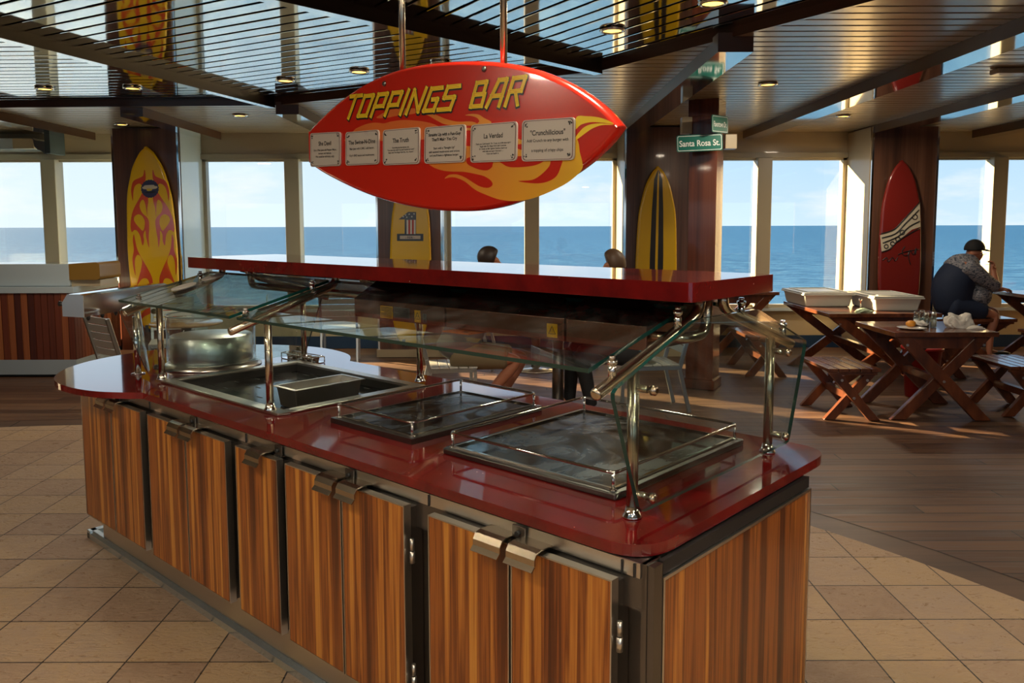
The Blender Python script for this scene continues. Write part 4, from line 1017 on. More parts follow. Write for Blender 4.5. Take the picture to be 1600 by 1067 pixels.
# corner towards the camera sits at the measured base point
h = cs_ / 2
m = MB(); m.box(-h, h, -h, h, .10, 2.87); m.build('shaft', M_mahog, t, local=True, bevel=.004)
m = MB(); m.box(-h - .02, h + .02, -h - .02, h + .02, 0, .10); m.build('base_block', M_mahog, t, local=True, bevel=.006)
m = MB(); m.box(-h - .012, h + .012, -h - .012, h + .012, 2.80, 2.99); m.build('head_block', M_mahog, t, local=True, bevel=.004)
YS = cc_.y - .06
def streetsign(q, txt, label, yaw, Y, size, sx_=.86):
    c = at_y((q[0] + q[2]) / 2, (q[1] + q[3]) / 2, Y); w_ = (q[2] - q[0]) / FPX * Y / math.cos(yaw); h_ = (q[3] - q[1]) / FPX * Y
    t = thing('street_sign', label, 'street sign', c); t.rotation_euler = (0, math.radians(-2.5), yaw)
    def rrect(w_, h_, r, y):
        out = []
        for sx, sz, a0 in ((1, 1, 0), (-1, 1, 90), (-1, -1, 180), (1, -1, 270)):
            for k in range(5): a = math.radians(a0 + 22.5 * k); out.append(Vector((sx * (w_ / 2 - r) + r * math.cos(a), y, sz * (h_ / 2 - r) + r * math.sin(a))))
        return out
    m = MB(); m.prism(rrect(w_, h_, .02, -.004), (0, .008, 0)); m.build('sign_plate', M_green, t, local=True)
    m = MB(); m.prism(rrect(w_ - .018, h_ - .018, .016, -.0046), (0, 0, 0), holes=[rrect(w_ - .028, h_ - .028, .013, -.0046)]); m.build('border_line', M_signwhite, t, local=True)
    o = text_mesh(txt, size, M_signwhite, 'sign_text', Vector((0, -.0048, -size * .36)), Vector((sx_, 0, 0)), Vector((0, 0, 1)), None, bold=.0012); o.parent = t
    return t
streetsign((1057.5, 210.5, 1128.5, 236), 'Santa Rosa St.', 'green street sign reading Santa Rosa St., lower of the two on the column', 0, YS - .05, .083)
streetsign((1107, 181, 1142.5, 207), 'Flavortown Dr.', 'green street sign reading Flavortown Dr., upper right on the column', math.radians(50), YS - .03, .075, .62)
for (x0, y0, x1, y1, lab) in ((1065.5, 183, 1073, 209, 'beige control box on the left of the column above the street sign'), (1133, 210, 1150.5, 232.5, 'beige control box on the right of the column beside the street sign')):
    a = at_y(x0, y0, cc_.y + .12); b_ = at_y(x1, y1, cc_.y + .12); m = MB(); m.box(a.x, b_.x + (.05 if x0 < 1100 else 0), cc_.y + .10, cc_.y + .20, b_.z, a.z); o = m.build('wall_box', M_cream, bevel=.004); tag(o, lab, 'box')

# ------------------------------------------------------------------ casing and bracket top left
a = at_y(0, 207, 10.9); b_ = at_y(73, 236, 10.9)
t = thing('speaker_casing', 'cream box fixed above the far left window, with a dark bracket on its end', 'casing', (b_.x - .5, 10.9, b_.z))
m = MB(); m.box(b_.x - 1.1, b_.x - .001, 10.62, 11.05, b_.z, min(a.z, 2.86)); m.build('casing', M_white, t, bevel=.004)
m = MB(); m.box(b_.x - .27, b_.x + .006, 10.60, 11.06, b_.z + .004, min(a.z, 2.86) - .004); m.build('end_cover', M_cream, t, bevel=.004)
YK = 10.598; bk = lambda x, y: at_y(x, y, YK)
pts = [(52, 217), (56, 219.5), (63, 220), (72, 221.5), (74, 241), (70, 240), (66, 236), (60, 234), (55, 229)]
m = MB(); m.prism([bk(*p) for p in pts], (0, -.02, 0)); m.build('bracket', M_steel_dark, t)
m = MB(); c0 = bk(75, 222); m.box(c0.x - .02, c0.x + .05, 10.55, 10.9, bk(75, 240).z, bk(75, 206).z); m.build('bracket_arm', mat('grey_green', (.05, .07, .075), .4), t)
# smoke detector on ceiling right
p = at_z(1575, 113, ZC - .03); m = MB(); m.box(p.x - .12, p.x + .12, p.y - .06, p.y + .06, ZC - .045, ZC - .002); o = m.build('ceiling_box', M_cream, bevel=.01); tag(o, 'small cream box mounted on the slatted ceiling at the upper right', 'box')
# ------------------------------------------------------------------ picnic furniture
def xframe(parent, w, y0, y1, ztop, lw, spread, M_=M_leg, n_in=0.0):
    # two crossing legs in the plane y0..y1, from top corners to opposite feet
    for s, dy in ((-1, 0.0), (1, 1.0)):
        th = (y1 - y0) / 2; a = y0 + th * dy; b = a + th
        xt, xb = s * (w / 2 - n_in), -s * spread
        d = Vector((xb - xt, 0, -ztop)).normalized(); hx = lw / 2 / abs(d.z)
        m = MB(); m.prism([(xt - hx, a, ztop), (xt + hx, a, ztop), (xb + hx, a, 0), (xb - hx, a, 0)], (0, b - a, 0)); m.build('leg', M_, parent, local=True, bevel=.006)
def picnic(name, w, l, h, label, cat, grp, top_t=.042, slats=0, lw=.10, spread=None, inset_=.06):
    t = thing(name, label, cat, (0, 0, 0), 0, grp); spread = spread or w * .40
    m = MB()
    if slats:
        g = .012; sw = (w - g * (slats - 1)) / slats
        for k in range(slats): m.box(-w / 2 + k * (sw + g), -w / 2 + k * (sw + g) + sw, -l / 2, l / 2, h - top_t, h)
        m.box(-w / 2 + .02, w / 2 - .02, -l / 2 + .03, -l / 2 + .07, h - top_t - .03, h - top_t); m.box(-w / 2 + .02, w / 2 - .02, l / 2 - .07, l / 2 - .03, h - top_t - .03, h - top_t)
        m.build('seat', M_table, t, local=True, bevel=.004)
    else:
        m.box(-w / 2, w / 2, -l / 2, l / 2, h - top_t, h); m.build('tabletop', M_table, t, local=True, bevel=.004)
        for s in (-1, 1):
            m = MB(); m.box(-w / 2 + .16, w / 2 - .16, s * (l / 2 - .09) - .02, s * (l / 2 - .09) + .02, h - top_t - .11, h - top_t); m.build('apron', M_leg, t, local=True, bevel=.003)
    zt = h - top_t - .001
    for s in (-1, 1):
        yc = s * (l / 2 - inset_); xframe(t, w, yc - .045, yc + .045, zt, lw, spread, n_in=.09 if not slats else .05)
    m = MB(); zc = zt * (spread / (spread + w / 2 - .07))
    m.box(-.03, .03, -l / 2 + inset_ + .045, l / 2 - inset_ - .045, zt * .47 - .03, zt * .47 + .03); m.build('stretcher', M_leg, t, local=True)
    m = MB(); yb = -l / 2 + inset_ - .046
    for (bx_, bz) in ((0, zt * .47), (-w / 2 + .12, zt - .07), (w / 2 - .12, zt - .07)): m.tube([(bx_, yb + .001, bz), (bx_, yb - .005, bz)], .012, 10)
    m.build('bolts', M_steel, t, local=True)
    return t
t2 = picnic('picnic_table', .90, .80, .78, 'dark stained picnic table with plate, shakers and crumpled napkin on top', 'table', 'stained wooden picnic tables', spread=.36); t2.location = (3.74, 7.22, 0)
t1 = picnic('picnic_table', 1.18, 1.42, .78, 'dark stained picnic table carrying the two white tubs', 'table', 'stained wooden picnic tables', spread=.46); t1.location = (3.90, 9.0, 0)
t3 = picnic('picnic_table', 1.3, .80, .85, 'dark picnic table with the man in the cap leaning on it', 'table', 'stained wooden picnic tables', spread=.5); t3.location = (6.90, 9.98, 0)
t4 = picnic('picnic_table', .95, .7, .85, 'dark picnic table by the window left of the tubs, behind the red shelf end', 'table', 'stained wooden picnic tables', spread=.36); t4.location = (2.95, 10.55, 0)
s1 = picnic('picnic_stool', .46, .66, .46, 'small slatted stool left of the table with the shakers', 'stool', 'slatted wooden stools and benches', slats=5, lw=.075, spread=.19, top_t=.03, inset_=.05); s1.location = (2.97, 7.17, 0)
dup(s1, (4.60, 7.26, 0), 0, 'slatted stool right of the table with the shakers, top shining blue')
s3 = picnic('picnic_bench', .40, .90, .46, 'slatted bench left of the table with the white tubs, seen behind the glass end panel', 'bench', 'slatted wooden stools and benches', slats=4, lw=.08, spread=.18, top_t=.035, inset_=.06); s3.location = (2.86, 9.3, 0)
dup(s3, (6.25, 9.05, 0), 0, 'slatted bench cut by the right edge of the frame, in front of the man')
dup(s3, (4.82, 9.2, 0), 0, 'slatted bench right of the table with the white tubs, behind the shakers')
s5 = picnic('picnic_bench', 1.1, .42, .545, 'dark bench the man in the cap sits on, before the window', 'bench', 'slatted wooden stools and benches', slats=4, lw=.08, spread=.35, top_t=.04, inset_=.08); s5.location = (5.68, 10.0, 0)

# tubs
def tub(loc, rz, w, l, h, label):
    t = thing('dish_tub', label, 'tub', loc, rz, 'white plastic tubs on the picnic table'); m = MB(); tp = .03
    Bp = [(-w / 2 + tp, -l / 2 + tp, 0), (w / 2 - tp, -l / 2 + tp, 0), (w / 2 - tp, l / 2 - tp, 0), (-w / 2 + tp, l / 2 - tp, 0)]
    Tp = [(-w / 2, -l / 2, h), (w / 2, -l / 2, h), (w / 2, l / 2, h), (-w / 2, l / 2, h)]
    m.hexa(Bp + Tp); m.build('tub_body', M_plastic, t, local=True, bevel=.015, seg=3)
    m = MB(); m.box(-w / 2 - .02, w / 2 + .02, -l / 2 - .02, l / 2 + .02, h - .02, h - .004)
    m.build('rim', M_plastic, t, local=True, bevel=.005)
    m = MB(); m.box(-w / 2 - .012, w / 2 + .012, -l / 2 - .012, l / 2 + .012, h - .002, h + .012)
    e = w * .20
    for a in ((-w / 2 + .05, w / 2 - .05, -l / 2 + .05, -l / 2 + .07), (-w / 2 + .05, w / 2 - .05, l / 2 - .07, l / 2 - .05), (-w / 2 + .05, -w / 2 + .07, -l / 2 + .07, l / 2 - .07), (w / 2 - .07, w / 2 - .05, -l / 2 + .07, l / 2 - .07)):
        m.box(*a, h + .0121, h + .022)
    m.build('lid', M_plastic, t, local=True, bevel=.004); return t
tub((3.57, 9.33, .7805), 0, .55, .72, .15, 'lidded white plastic tub, the left of two on the picnic table')
tub((4.14, 8.86, .7805), -.04, .50, .72, .15, 'lidded white plastic tub, the right of two on the picnic table')
# candle-like caddy & crumpled napkins
p = at_z(1318, 489, .78)
t = thing('menu_stand', 'small chrome stand between the two white tubs', 'stand', (3.80, 8.68, .7805))
MB().lathe([(.045, 0), (.045, .006), (.008, .012), (.008, .09), (.02, .10), (.02, .12), (.004, .13)], n=18).build('stand', M_chrome, t, local=True)
def crumple(name, loc, rx, ry, rz_, seed, label, M_=M_paper):
    rnd = random.Random(seed); bm = bmesh.new(); bmesh.ops.create_icosphere(bm, subdivisions=4, radius=1)
    for v in bm.verts:
        n = sum(math.sin(v.co.dot(Vector((math.cos(k * 1.7 + seed), math.sin(k * 2.3 + seed), math.cos(k * .9)))) * (3 + k * 1.6) + k) * .5 / (k + 1.5) for k in range(6))
        r = 1 + .42 * abs(n) - .12; v.co = Vector((v.co.x * rx * r, v.co.y * ry * r, max(0, v.co.z * rz_ * r + rz_ * .35 + .25 * rz_ * math.sin(v.co.x * 4 + seed))))
    me = bpy.data.meshes.new(name); bm.to_mesh(me); bm.free(); me.materials.append(M_); o = bpy.data.objects.new(name, me); C.objects.link(o); o.location = loc; tag(o, label, 'napkin'); return o
crumple('crumpled_napkin', (3.72, 8.42, .781), .09, .05, .03, 2, 'pale crumpled napkin at the table edge before the right white tub', mat('green_paper', (.45, .55, .38), .8))
pn = at_z(1498, 512, .78); crumple('crumpled_napkin', (pn.x, pn.y, .781), .12, .07, .10, 5, 'large white crumpled napkin on the right of the shaker table')
pn = at_z(1520, 514, .78); crumple('crumpled_napkin', (pn.x + .02, pn.y, .781), .08, .05, .02, 8, 'flat scrap of white napkin right of the large crumpled napkin')
pn = at_z(1438, 511, .78); crumple('crumpled_napkin', (pn.x, pn.y, .798), .07, .05, .035, 11, 'white crumpled napkin on the plate beside the orange roll')
pp = at_z(1428, 515, .78)
t = MB().lathe([(.0001, .002), (.08, .002), (.12, .014), (.122, .016), (.08, .0), (.0001, 0)], n=36).build('dinner_plate', mat('plate_white', (.7, .7, .68), .15, coat=.4)); t.location = (pp.x, pp.y + .04, .7805); tag(t, 'white plate with an orange roll and napkin, at the near edge of the picnic table', 'plate')
pp2 = at_z(1424, 512, .78); bm = bmesh.new(); bmesh.ops.create_uvsphere(bm, u_segments=20, v_segments=12, radius=1)
for v in bm.verts: v.co = Vector((v.co.x * .042 * (1 + .12 * math.sin(3 * v.co.y + 1)), v.co.y * .034, v.co.z * .030 + .030))
me = bpy.data.meshes.new('bread_roll'); bm.to_mesh(me); bm.free(); me.materials.append(mat('roll_orange', (.75, .30, .03), .45, bump=None))
for pl_ in me.polygons: pl_.use_smooth = True
o = bpy.data.objects.new('bread_roll', me); C.objects.link(o); o.location = (pp2.x, pp2.y + .01, .7855); tag(o, 'orange golden roll on the white plate', 'food')
M_shk = glass_mat('shaker_glass', (.80, .86, .86), .10)
sh0 = None
for i, (x, y, lab, M_) in enumerate(((1434, 510, 'leftmost glass shaker, white filling, on the picnic table', mat('salt', (.7, .7, .68), .8)), (1443, 508, 'dark glass shaker standing behind the other three', mat('dark_sauce', (.03, .05, .04), .4)), (1449.5, 512, 'glass shaker with brown pepper, second from the right', mat('pepper', (.12, .09, .06), .9)), (1461, 512, 'rightmost glass shaker with pale filling', mat('cream_powder', (.62, .56, .45), .8)))):
    p = at_z(x, y, .78); t = thing('glass_shaker', lab, 'shaker', (p.x, p.y + .03, .7805), 0, 'four glass shakers on the picnic table')
    MB().lathe([(.026, .0), (.028, .01), (.026, .085), (.018, .105), (.018, .112)], n=20).build('glass_body', M_shk, t, local=True)
    MB().lathe([(.0001, .003), (.024, .003), (.023, .065), (.0001, .068)], n=18).build('filling', M_, t, local=True)
    MB().lathe([(.020, .112), (.021, .126), (.014, .134), (.0001, .136)], n=18).build('cap', M_chrome, t, local=True)
# red bin
p = at_z(1481, 640, 0)
t = thing('waste_bin', 'red plastic bin on the deck behind the shaker table legs', 'bin', (4.07, 7.86, 0))
m = MB(); m.lathe([(.14, 0), (.18, .47), (.195, .47), (.195, .50), (.175, .50), (.135, .02), (.0001, .02)], n=4 * 7); m.build('bin_body', M_bin, t, local=True)

# ------------------------------------------------------------------ aluminium chairs
def chair_proto(label):
    t = thing('cafe_chair', label, 'chair', (0, 0, 0), 0, 'aluminium cafe chairs'); w, d, hs, hb = .46, .44, .445, .90
    for s in (-1, 1):
        m = MB(); x = s * (w / 2 - .015)
        m.bar((x, d / 2 - .02, 0), (x, d / 2 - .03, hs), .03, .03); m.build('front_leg', M_alu, t, local=True, bevel=.004)
        m = MB(); pth = [(x, -d / 2 - .09, 0), (x, -d / 2 + .01, hs * .9), (x, -d / 2 - .02, hs + .08), (x, -d / 2 - .12, hb)]
        for a, b in zip(pth[:-1], pth[1:]): m.bar(a, b, .03, .035, up=(0, 1, 0))
        m.build('rear_leg', M_alu, t, local=True, bevel=.004)
    m = MB()
    for s in (-1, 1): m.box(s * (w / 2 - .015) - .015, s * (w / 2 - .015) + .015, -d / 2 + .02, d / 2 - .03, hs - .045, hs - .012)
    m.box(-w / 2 + .03, w / 2 - .03, d / 2 - .045, d / 2 - .02, hs - .045, hs - .012); m.build('seat_frame', M_alu, t, local=True)
    m = MB()
    for k in range(5): y0 = -d / 2 + .01 + k * .086; m.box(-w / 2 + .005, w / 2 - .005, y0, y0 + .078, hs - .011, hs + .004)
    m.build('seat', M_seatslat, t, local=True, bevel=.003)
    m = MB()
    for k in range(5):
        z0 = hs + .10 + k * .073; f = (z0 - hs - .08) / (hb - hs - .08); y0 = -d / 2 - .02 - .10 * f
        m.hexa([(-w / 2 + .03, y0 - .006, z0), (w / 2 - .03, y0 - .006, z0), (w / 2 - .03, y0 + .008, z0), (-w / 2 + .03, y0 + .008, z0), (-w / 2 + .03, y0 - .02, z0 + .063), (w / 2 - .03, y0 - .02, z0 + .063), (w / 2 - .03, y0 - .006, z0 + .063), (-w / 2 + .03, y0 - .006, z0 + .063)])
    m.build('backrest', M_seatslat, t, local=True, bevel=.002)
    return t
c0 = chair_proto('aluminium slat chair at the far left, below the steel box'); c0.location = (-3.50, 7.35, 0); c0.rotation_euler = (0, 0, math.radians(-38))
R_ = math.radians
dup(c0, (-3.75, 8.75, 0), R_(-160), 'aluminium slat chair facing the one at the far left, across the small table')
dup(c0, (-2.15, 9.95, 0), R_(8), 'slatted chair by the windows, seen between the glass panes left of the heat lamps')
dup(c0, (-.55, 7.25, 0), R_(-82), 'chair under the person in khaki shorts')
dup(c0, (1.28, 7.35, 0), R_(98), 'chair at the foot of the wooden column, under the second seated person')
dup(c0, (-.50, 9.6, 0), R_(80), 'empty chair near the windows behind the seated couple')
dup(c0, (.9, 9.7, 0), R_(250), 'empty chair near the windows right of the thin table post')
# round tables
def rtable(loc, label, r=.35):
    t = thing('round_table', label, 'table', loc, 0, 'round pedestal tables')
    MB().lathe([(.0001, .715), (r - .01, .715), (r, .722), (r, .735), (r - .006, .74), (.0001, .74)], n=48).build('tabletop', mat('table_laminate', (.36, .22, .11), .25, coat=.3), t, local=True)
    MB().lathe([(.055, .02), (.05, .715)], n=24).build('pedestal', M_steel_dark, t, local=True)
    MB().lathe([(.26, 0), (.26, .008), (.06, .025), (.055, .03)], n=36).build('base_disc', M_steel, t, local=True)
    return t
rtable((.42, 7.25, 0), 'round table on a steel post between the two seated people behind the buffet')
rtable((.28, 9.4, 0), 'round table with a disc foot farther back near the windows')
rtable((-3.3, 8.05, 0), 'small round table between the two chairs at the far left')

# ------------------------------------------------------------------ bar counter far left
xl = -9.0; Yb = 9.0
xr = at_y(116, 500, Yb).x; zt = at_y(60, 448, Yb).z; zs = at_y(60, 458, Yb).z; zk = at_y(60, 562, Yb).z; zf = at_y(60, 585, Yb).z
t = thing('bar_counter', 'low service counter clad in reddish vertical wood slats with white top, far left', 'counter', ((xl + xr) / 2, Yb, 0))
m = MB(); m.box(xl, xr - .012, Yb + .012, Yb + 1.0, zf, zs); m.build('body', M_mahog, t)
m = MB(); x = xl; k = 0
x = math.ceil((xl + Yb) / .075) * .075 - Yb
while x < xr - .02:
    m.box(x + .004, min(x + .071, xr), Yb, Yb + .012, zk, zs); x += .075
y = Yb
while y < Yb + 1.0: m.box(xr - .012, xr, y + .002, y + .062, zk, zs); y += .066
m.build('slat_cladding', M_slatwood, t)
m = MB(); m.box(xl, xr + .02, Yb - .02, Yb + 1.02, zs, zt); m.build('white_top', M_white, t, bevel=.004)
m = MB(); m.box(xl, xr - .004, Yb - .004, Yb + 1.0, zf, zk); m.box(xr - .03, xr + .004, Yb - .008, Yb + .03, zf, zk); m.build('kick_plate', mat('kick_steel', (.38, .44, .48), .4, .2), t)
m = MB(); m.box(xl, xr - .06, Yb + .05, Yb + .98, 0, zf); m.build('plinth', M_black, t)
t = thing('display_cabinet', 'glossy white cabinet with a golden brown rounded end, on the far left service counter', 'cabinet', (xr - .5, Yb + .2, zt))
xa = at_y(108, 430, Yb + .06).x; za = at_y(60, 412.5, Yb + .06).z; xb = at_y(156, 430, Yb + .06).x
m = MB(); m.box(xl, xa, Yb + .06, Yb + .55, zt + .001, za); m.build('cabinet_body', M_white, t, bevel=.01)
m = MB(); m.box(xa + .001, xb - .02, Yb + .10, Yb + .50, zt + .001, zt + .07); m.build('end_foot', M_cream, t)
m = MB(); P = fillet([(xa, Yb + .06, zt + .072), (xb, Yb + .06, zt + .072), (xb, Yb + .06, za + .02), (xa, Yb + .06, za + .0)], .05, 6); m.prism(P, (0, .49, 0)); m.build('rounded_end', mat('amber_panel', (.26, .14, .02), .35), t)

# ------------------------------------------------------------------ people
def skin_body(name, joints, edges, root, M_, parent, sub=2):
    me = bpy.data.meshes.new(name); ks = list(joints); off = world_loc(parent)
    me.from_pydata([tuple(Vector(joints[k][0]) - off) for k in ks], [(ks.index(a), ks.index(b)) for a, b in edges], [])
    me.materials.append(M_); o = bpy.data.objects.new(name, me); C.objects.link(o); o.parent = parent
    md = o.modifiers.new('skin', 'SKIN'); md.use_smooth_shade = True
    for i, k in enumerate(ks):
        r = joints[k][1]; me.skin_vertices[0].data[i].radius = r if isinstance(r, tuple) else (r, r)
        me.skin_vertices[0].data[i].use_root = (k == root)
    s = o.modifiers.new('subdiv', 'SUBSURF'); s.levels = sub; s.render_levels = sub
    return o
def loft(m, pts, n=20, sub=4):      # elliptical sections along a path lying roughly across the Y axis
    C_ = [Vector(p[0]) for p in pts]; A_ = [Vector((p[1], p[2], 0)) for p in pts]
    Cs = smooth_path(C_, sub); As = smooth_path(A_, sub); K = len(Cs); vs = []
    seq = []
    for i in range(K):
        t = (Cs[min(i + 1, K - 1)] - Cs[max(i - 1, 0)]).normalized(); seq.append((Cs[i], As[i], t))
    c, a, t = seq[0]; start = [(c - t * min(a.x, a.y) * h, a * s, t) for h, s in ((.45, .3), (.36, .65), (.2, .9))]
    c, a, t = seq[-1]; end = [(c + t * min(a.x, a.y) * h, a * s, t) for h, s in ((.2, .9), (.36, .65), (.45, .3))]
    seq = start + seq + end; K = len(seq)
    for c, a, t in seq:
        Y = Vector((0, 1, 0)); b = (Y - t * Y.dot(t)).normalized(); x = b.cross(t)
        for j in range(n): th = 2 * PI * j / n; vs.append(c + x * (a.x * math.cos(th)) + b * (a.y * math.sin(th)))
    m.add(vs, [(i * n + j, i * n + (j + 1) % n, (i + 1) * n + (j + 1) % n, (i + 1) * n + j) for i in range(K - 1) for j in range(n)], 0, True)
    m.add(vs[:n], [tuple(range(n))], 0, True); m.add(vs[-n:], [tuple(range(n))], 0, True); return m
def chain(*n): return list(zip(n[:-1], n[1:]))
def blob(name, c, r, M_, parent, rot=(0, 0, 0), fn=None, seg=24):
    bm = bmesh.new(); bmesh.ops.create_uvsphere(bm, u_segments=seg, v_segments=seg // 2, radius=1); off = world_loc(parent)
    R = Matrix.Rotation(rot[2], 3, 'Z') @ Matrix.Rotation(rot[1], 3, 'Y') @ Matrix.Rotation(rot[0], 3, 'X')
    for v in bm.verts:
        q = Vector(v.co)
        if fn: q = fn(q)
        v.co = R @ Vector((q.x * r[0], q.y * r[1], q.z * r[2])) + Vector(c) - off
    me = bpy.data.meshes.new(name); bm.to_mesh(me); bm.free(); me.materials.append(M_)
    for p in me.polygons: p.use_smooth = True
    o = bpy.data.objects.new(name, me); C.objects.link(o); o.parent = parent; return o
def head_parts(J, E, neck, c, f, rs=1.0):     # adds skull, nose, jaw, ear verts to a skinned body; f = facing dir
    c = Vector(c); f = Vector(f).normalized(); s = f.cross(Vector((0, 0, 1))).normalized(); u = s.cross(f)
    J['jaw'] = (c - u * .055 + f * .02, (.062 * rs, .07 * rs)); J['skull'] = (c + u * .015 - f * .01, (.085 * rs, .092 * rs)); J['crown'] = (c + u * .075 - f * .015, (.062 * rs, .07 * rs))
    J['nose0'] = (c - u * .01 + f * .075, .016); J['nose1'] = (c - u * .022 + f * .103, .011)
    J['chin'] = (c - u * .085 + f * .065, .024); J['mouth'] = (c - u * .050 + f * .088, .016)
    for k, q in (('earl', 1), ('earr', -1)): J[k] = (c + s * (.088 * q) - u * .005 - f * .01, (.022, .010))
    E += [(neck, 'jaw'), ('jaw', 'skull'), ('skull', 'crown'), ('skull', 'nose0'), ('nose0', 'nose1'), ('jaw', 'chin'), ('jaw', 'mouth'), ('skull', 'earl'), ('skull', 'earr')]
def hand(J, E, wrist, name, d, curl, side, scale=1.0):   # palm + four fingers + thumb
    p = Vector(J[wrist][0]); d = Vector(d).normalized(); c = Vector(curl).normalized(); s = Vector(side).normalized()
    pm = name + 'palm'; J[pm] = (p + d * .055, (.034, .018)); E.append((wrist, pm))
    for i, (ln, off) in enumerate(((.070, -.030), (.080, -.010), (.074, .010), (.058, .029))):
        a, b, e = (name + 'f%d%s' % (i, x) for x in 'abc')
        r = p + d * .085 + s * off
        J[a] = (r, .0105); J[b] = (r + (d * .7 + c * .5).normalized() * ln * .5, .009); J[e] = (r + (d * .7 + c * .5).normalized() * ln * .5 + (c * .9 + d * .1).normalized() * ln * .5, .0075)
        E += [(pm, a), (a, b), (b, e)]
    a, b = name + 'ta', name + 'tb'; J[a] = (p + d * .04 - s * .04 + c * .01, .0115); J[b] = (p + d * .07 - s * .052 + c * .035, .009); E += [(pm, a), (a, b)]

# the man in the cap, seated facing right, seen from behind left
YM = 10.0; mp = lambda x, y, dy=0.0: at_y(x, y, YM + dy)
P0 = mp(1497, 480)
man = thing('person', 'seated person in dark cap, navy shirt with camouflage sleeves and dark shorts, eating', 'person', (P0.x, YM, .545))
J = {}; E = []
def jp(k, x, y, dy, r): J[k] = (mp(x, y, dy), r)
jp('pelvis', 1489, 472, 0, (.16, .16)); jp('waist', 1489, 452, 0, (.16, .17)); jp('chest', 1497, 431, 0, (.14, .17)); jp('shoulders', 1509, 415, 0, (.09, .13)); jp('neck', 1519, 404, 0, (.07, .07))
E += chain('pelvis', 'waist', 'chest', 'shoulders', 'neck')
head_parts(J, E, 'neck', mp(1523, 395), (1, -.15, -.12), 1.18)
for s, dy in (('n', -.20), ('f', .20)):
    jp('sh' + s, 1515, 418, dy, .075)
jp('eln', 1556, 447, -.20, .055); jp('win', 1552, 423, -.12, .036); jp('elf', 1550, 452, .22, .046); jp('wif', 1562, 452, .05, .03)
E += chain('shoulders', 'shn', 'eln', 'win') + chain('shoulders', 'shf', 'elf', 'wif')
hand(J, E, 'win', 'hn', (.0, .1, 1), (-1, .2, -.1), (0, 1, 0)); hand(J, E, 'wif', 'hf', (1, -.2, .05), (.2, 0, -1), (0, 1, 0))
for s, dy in (('n', -.12), ('f', .12)):
    jp('hip' + s, 1500, 480, dy, .10); jp('kn' + s, 1556, 492 + (-4 if s == 'f' else 0), dy * 1.4, .062)
    k = J['kn' + s][0]; J['an' + s] = (Vector((k.x - .06, k.y, .09)), .036); J['ca' + s] = (Vector((k.x - .06, k.y, .36)), .05); J['to' + s] = (Vector((k.x + .12, k.y, .035)), (.035, .025))
    E += [('pelvis', 'hip' + s), ('hip' + s, 'kn' + s), ('kn' + s, 'ca' + s), ('ca' + s, 'an' + s), ('an' + s, 'to' + s)]
skin_body('body', J, E, 'pelvis', M_skin, man)
L_ = lambda x, y, dy, ra, rb: (mp(x, y, dy), ra, rb)
m = MB(); loft(m, [L_(1489, 480, 0, .215, .21), L_(1488, 462, 0, .245, .235), L_(1490, 445, 0, .245, .24), L_(1498, 428, 0, .215, .23), L_(1507, 416, 0, .165, .195), L_(1516, 408, 0, .09, .11)])
m.build('shirt', M_navy, man)
m = MB(); loft(m, [L_(1501, 424, 0, .218, .242), L_(1509, 414, 0, .185, .22), L_(1518, 406, 0, .105, .13)])
loft(m, [L_(1512, 417, -.17, .115, .115), L_(1524, 426, -.20, .105, .10), L_(1540, 438, -.21, .085, .085), L_(1556, 448, -.20, .070, .07)])
loft(m, [L_(1512, 417, .17, .10, .10), L_(1530, 434, .22, .09, .09), L_(1550, 452, .22, .070, .07)])
m.build('camouflage_sleeves', M_camo, man)
blob('side_panel', mp(1528, 462, -.10), (.16, .13, .15), M_camo, man)
m = MB()
for s_, dy in (('n', -.12), ('f', .12)):
    loft(m, [L_(1488, 478, dy * .8, .20, .15), L_(1508, 481, dy, .15, .13), L_(1536, 487, dy * 1.3, .105, .10)])
m.build('shorts', M_navy, man)
hc = mp(1522.5, 391)
blob('cap', hc + Vector((0, 0, .015)), (.120, .112, .125), M_black_cloth, man, fn=lambda q: Vector((q.x, q.y, max(q.z, -.12))))
m = MB(); pc = [hc + Vector((.10 + .085 * math.cos(a), .072 * math.sin(a), .004 - .02 * math.cos(a))) for a in [PI * (k / 12 - .5) for k in range(13)]]
m.prism(pc, (0, 0, .012)); m.build('cap_peak', M_black_cloth, man, bevel=.003)
for s in 'nf':
    k = J['to' + s][0]; blob('shoe', (k.x - .04, k.y, .045), (.14, .05, .045), M_rubber, man)
m = MB(); w0 = J['hnpalm'][0]; m.tube([w0 + Vector((.0, -.01, .03)), w0 + Vector((-.10, -.01, .02))], .003, 6); m.build('fork', M_chrome, man)
m = MB(); g = mp(1531, 398, -.09); m.tube([g, g + Vector((.08, 0, .01))], .003, 6); m.build('spectacles', M_steel, man)

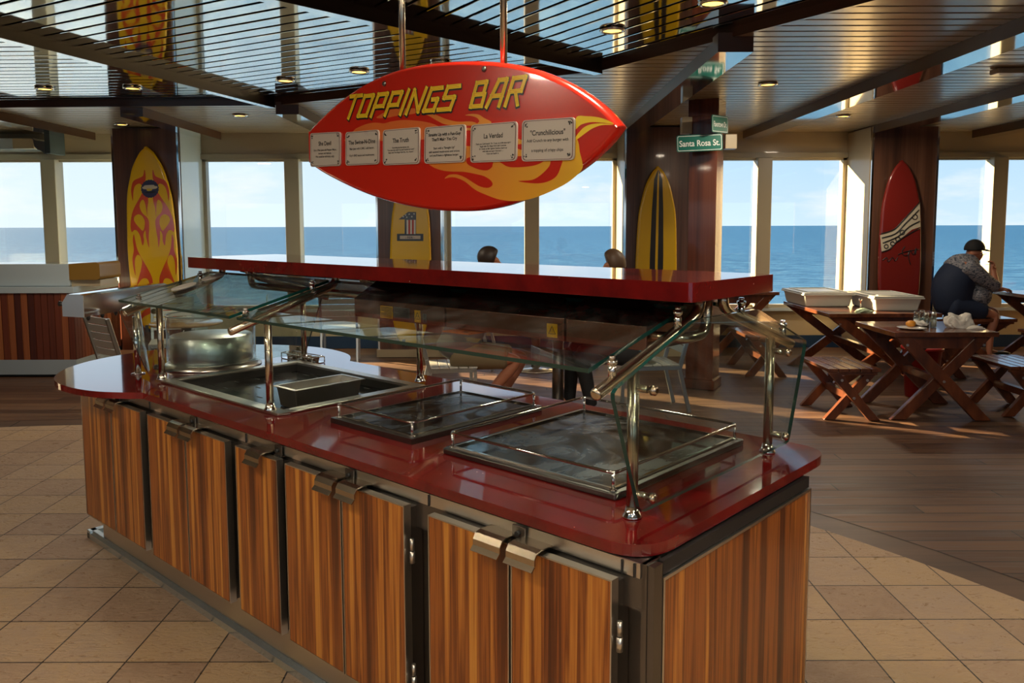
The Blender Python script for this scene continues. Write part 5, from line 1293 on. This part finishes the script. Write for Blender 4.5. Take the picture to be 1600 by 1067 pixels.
# person in khaki shorts behind the glass, facing right
def sitter(label, x0, y0, sgn, headc, kneep, footp, shirt, pants, hairM, barelegs=True, hair_long=False, thigh_r=.085):
    root = thing('person', label, 'person', (x0, y0, .46)); J = {}; E = []
    B = Vector((x0, y0, .56)); hd = Vector(headc); sh = Vector((hd.x - sgn * .06, y0, hd.z - .25))
    J['pelvis'] = (B, (.14, .16)); J['waist'] = (B.lerp(sh, .4), (.12, .15)); J['chest'] = (B.lerp(sh, .75), (.12, .17)); J['shoulders'] = (sh, (.075, .12)); J['neck'] = (sh.lerp(hd, .45), .05)
    E += chain('pelvis', 'waist', 'chest', 'shoulders', 'neck'); head_parts(J, E, 'neck', hd, (sgn, 0, -.1))
    for q, dy in (('n', -1), ('f', 1)):
        J['sh' + q] = (sh + Vector((0, dy * .17, -.02)), .05); J['el' + q] = (sh + Vector((sgn * .12, dy * .21, -.27)), .04); J['wi' + q] = (Vector((x0 + sgn * .38, y0 + dy * .13, .80)), .026)
        E += chain('shoulders', 'sh' + q, 'el' + q, 'wi' + q)
        J['hip' + q] = (B + Vector((sgn * .05, dy * .09, -.03)), .095); kx = kneep if q == 'n' else (kneep[0] + sgn * .05, kneep[1]); fx = footp if q == 'n' else (footp[0] + sgn * .18, footp[1])
        J['kn' + q] = (Vector((kx[0], y0 + dy * .12, kx[1])), .062); J['ca' + q] = (Vector((kx[0] * .6 + fx[0] * .4, y0 + dy * .12, kx[1] * .6 + .1 * .4)), .055); J['an' + q] = (Vector((fx[0], y0 + dy * .12, .08)), .036); J['to' + q] = (Vector((fx[0] + sgn * .15, y0 + dy * .13, .03)), (.035, .022))
        E += chain('pelvis', 'hip' + q, 'kn' + q, 'ca' + q, 'an' + q, 'to' + q)
        hand(J, E, 'wi' + q, 'h' + q, (sgn, 0, -.1), (0, 0, -1), (0, 1, 0))
    skin_body('body', J, E, 'pelvis', M_skin, root)
    P = lambda k, ra, rb: (J[k][0], ra, rb)
    m = MB(); loft(m, [P('pelvis', .19, .20), P('waist', .175, .20), P('chest', .17, .22), P('shoulders', .125, .19), (J['shoulders'][0].lerp(J['neck'][0], .6), .06, .08)])
    for q in 'nf': loft(m, [P('sh' + q, .085, .085), (J['sh' + q][0].lerp(J['el' + q][0], .75), .068, .068)])
    m.build('shirt', shirt, root)
    m = MB()
    for q in 'nf':
        hp_, k_ = J['hip' + q][0], J['kn' + q][0]
        if barelegs: loft(m, [(hp_ - Vector((sgn * .04, 0, 0)), .135, .12), (hp_.lerp(k_, .4), .11, .10), (hp_.lerp(k_, .74), .095, .09)])
        else: loft(m, [(hp_, .12, .11), (hp_.lerp(k_, .5), .095, .09), (k_, .08, .078)]); loft(m, [(k_, .078, .078), (J['ca' + q][0], .068, .068), (J['an' + q][0], .055, .055)])
    m.build('shorts' if barelegs else 'trousers', pants, root)
    blob('hair', hd + Vector((-sgn * .018, 0, .035)), (.108, .102, .105 if not hair_long else .13), hairM, root, rot=(0, sgn * .35, 0), fn=lambda q: Vector((q.x if q.x * sgn < .55 else .55 * sgn, q.y, q.z if q.z > -.75 else -.75)))
    for q in 'nf': k = J['to' + q][0]; blob('shoe', (k.x - sgn * .05, k.y, .042), (.13, .045, .04), M_rubber, root)
    return root
h1 = at_y(767, 408, 7.25); kn = at_y(812, 562, 7.15)
sitter('seated person with dark hair, khaki shorts and bare legs, behind the heat lamps', -.52, 7.25, 1, (h1.x, 7.25, h1.z), (kn.x, .50), (at_z(752, 612, .08).x, 0), M_greycloth, M_khaki, M_hair)
h2 = at_y(953, 416, 7.3)
sitter('seated person with brown hair and teal top, opposite the one in khaki shorts', 1.22, 7.3, -1, (h2.x + .02, 7.3, h2.z), (.62, .54), (.72, 0), M_teal, M_black_cloth, M_hair2, barelegs=False, hair_long=True)
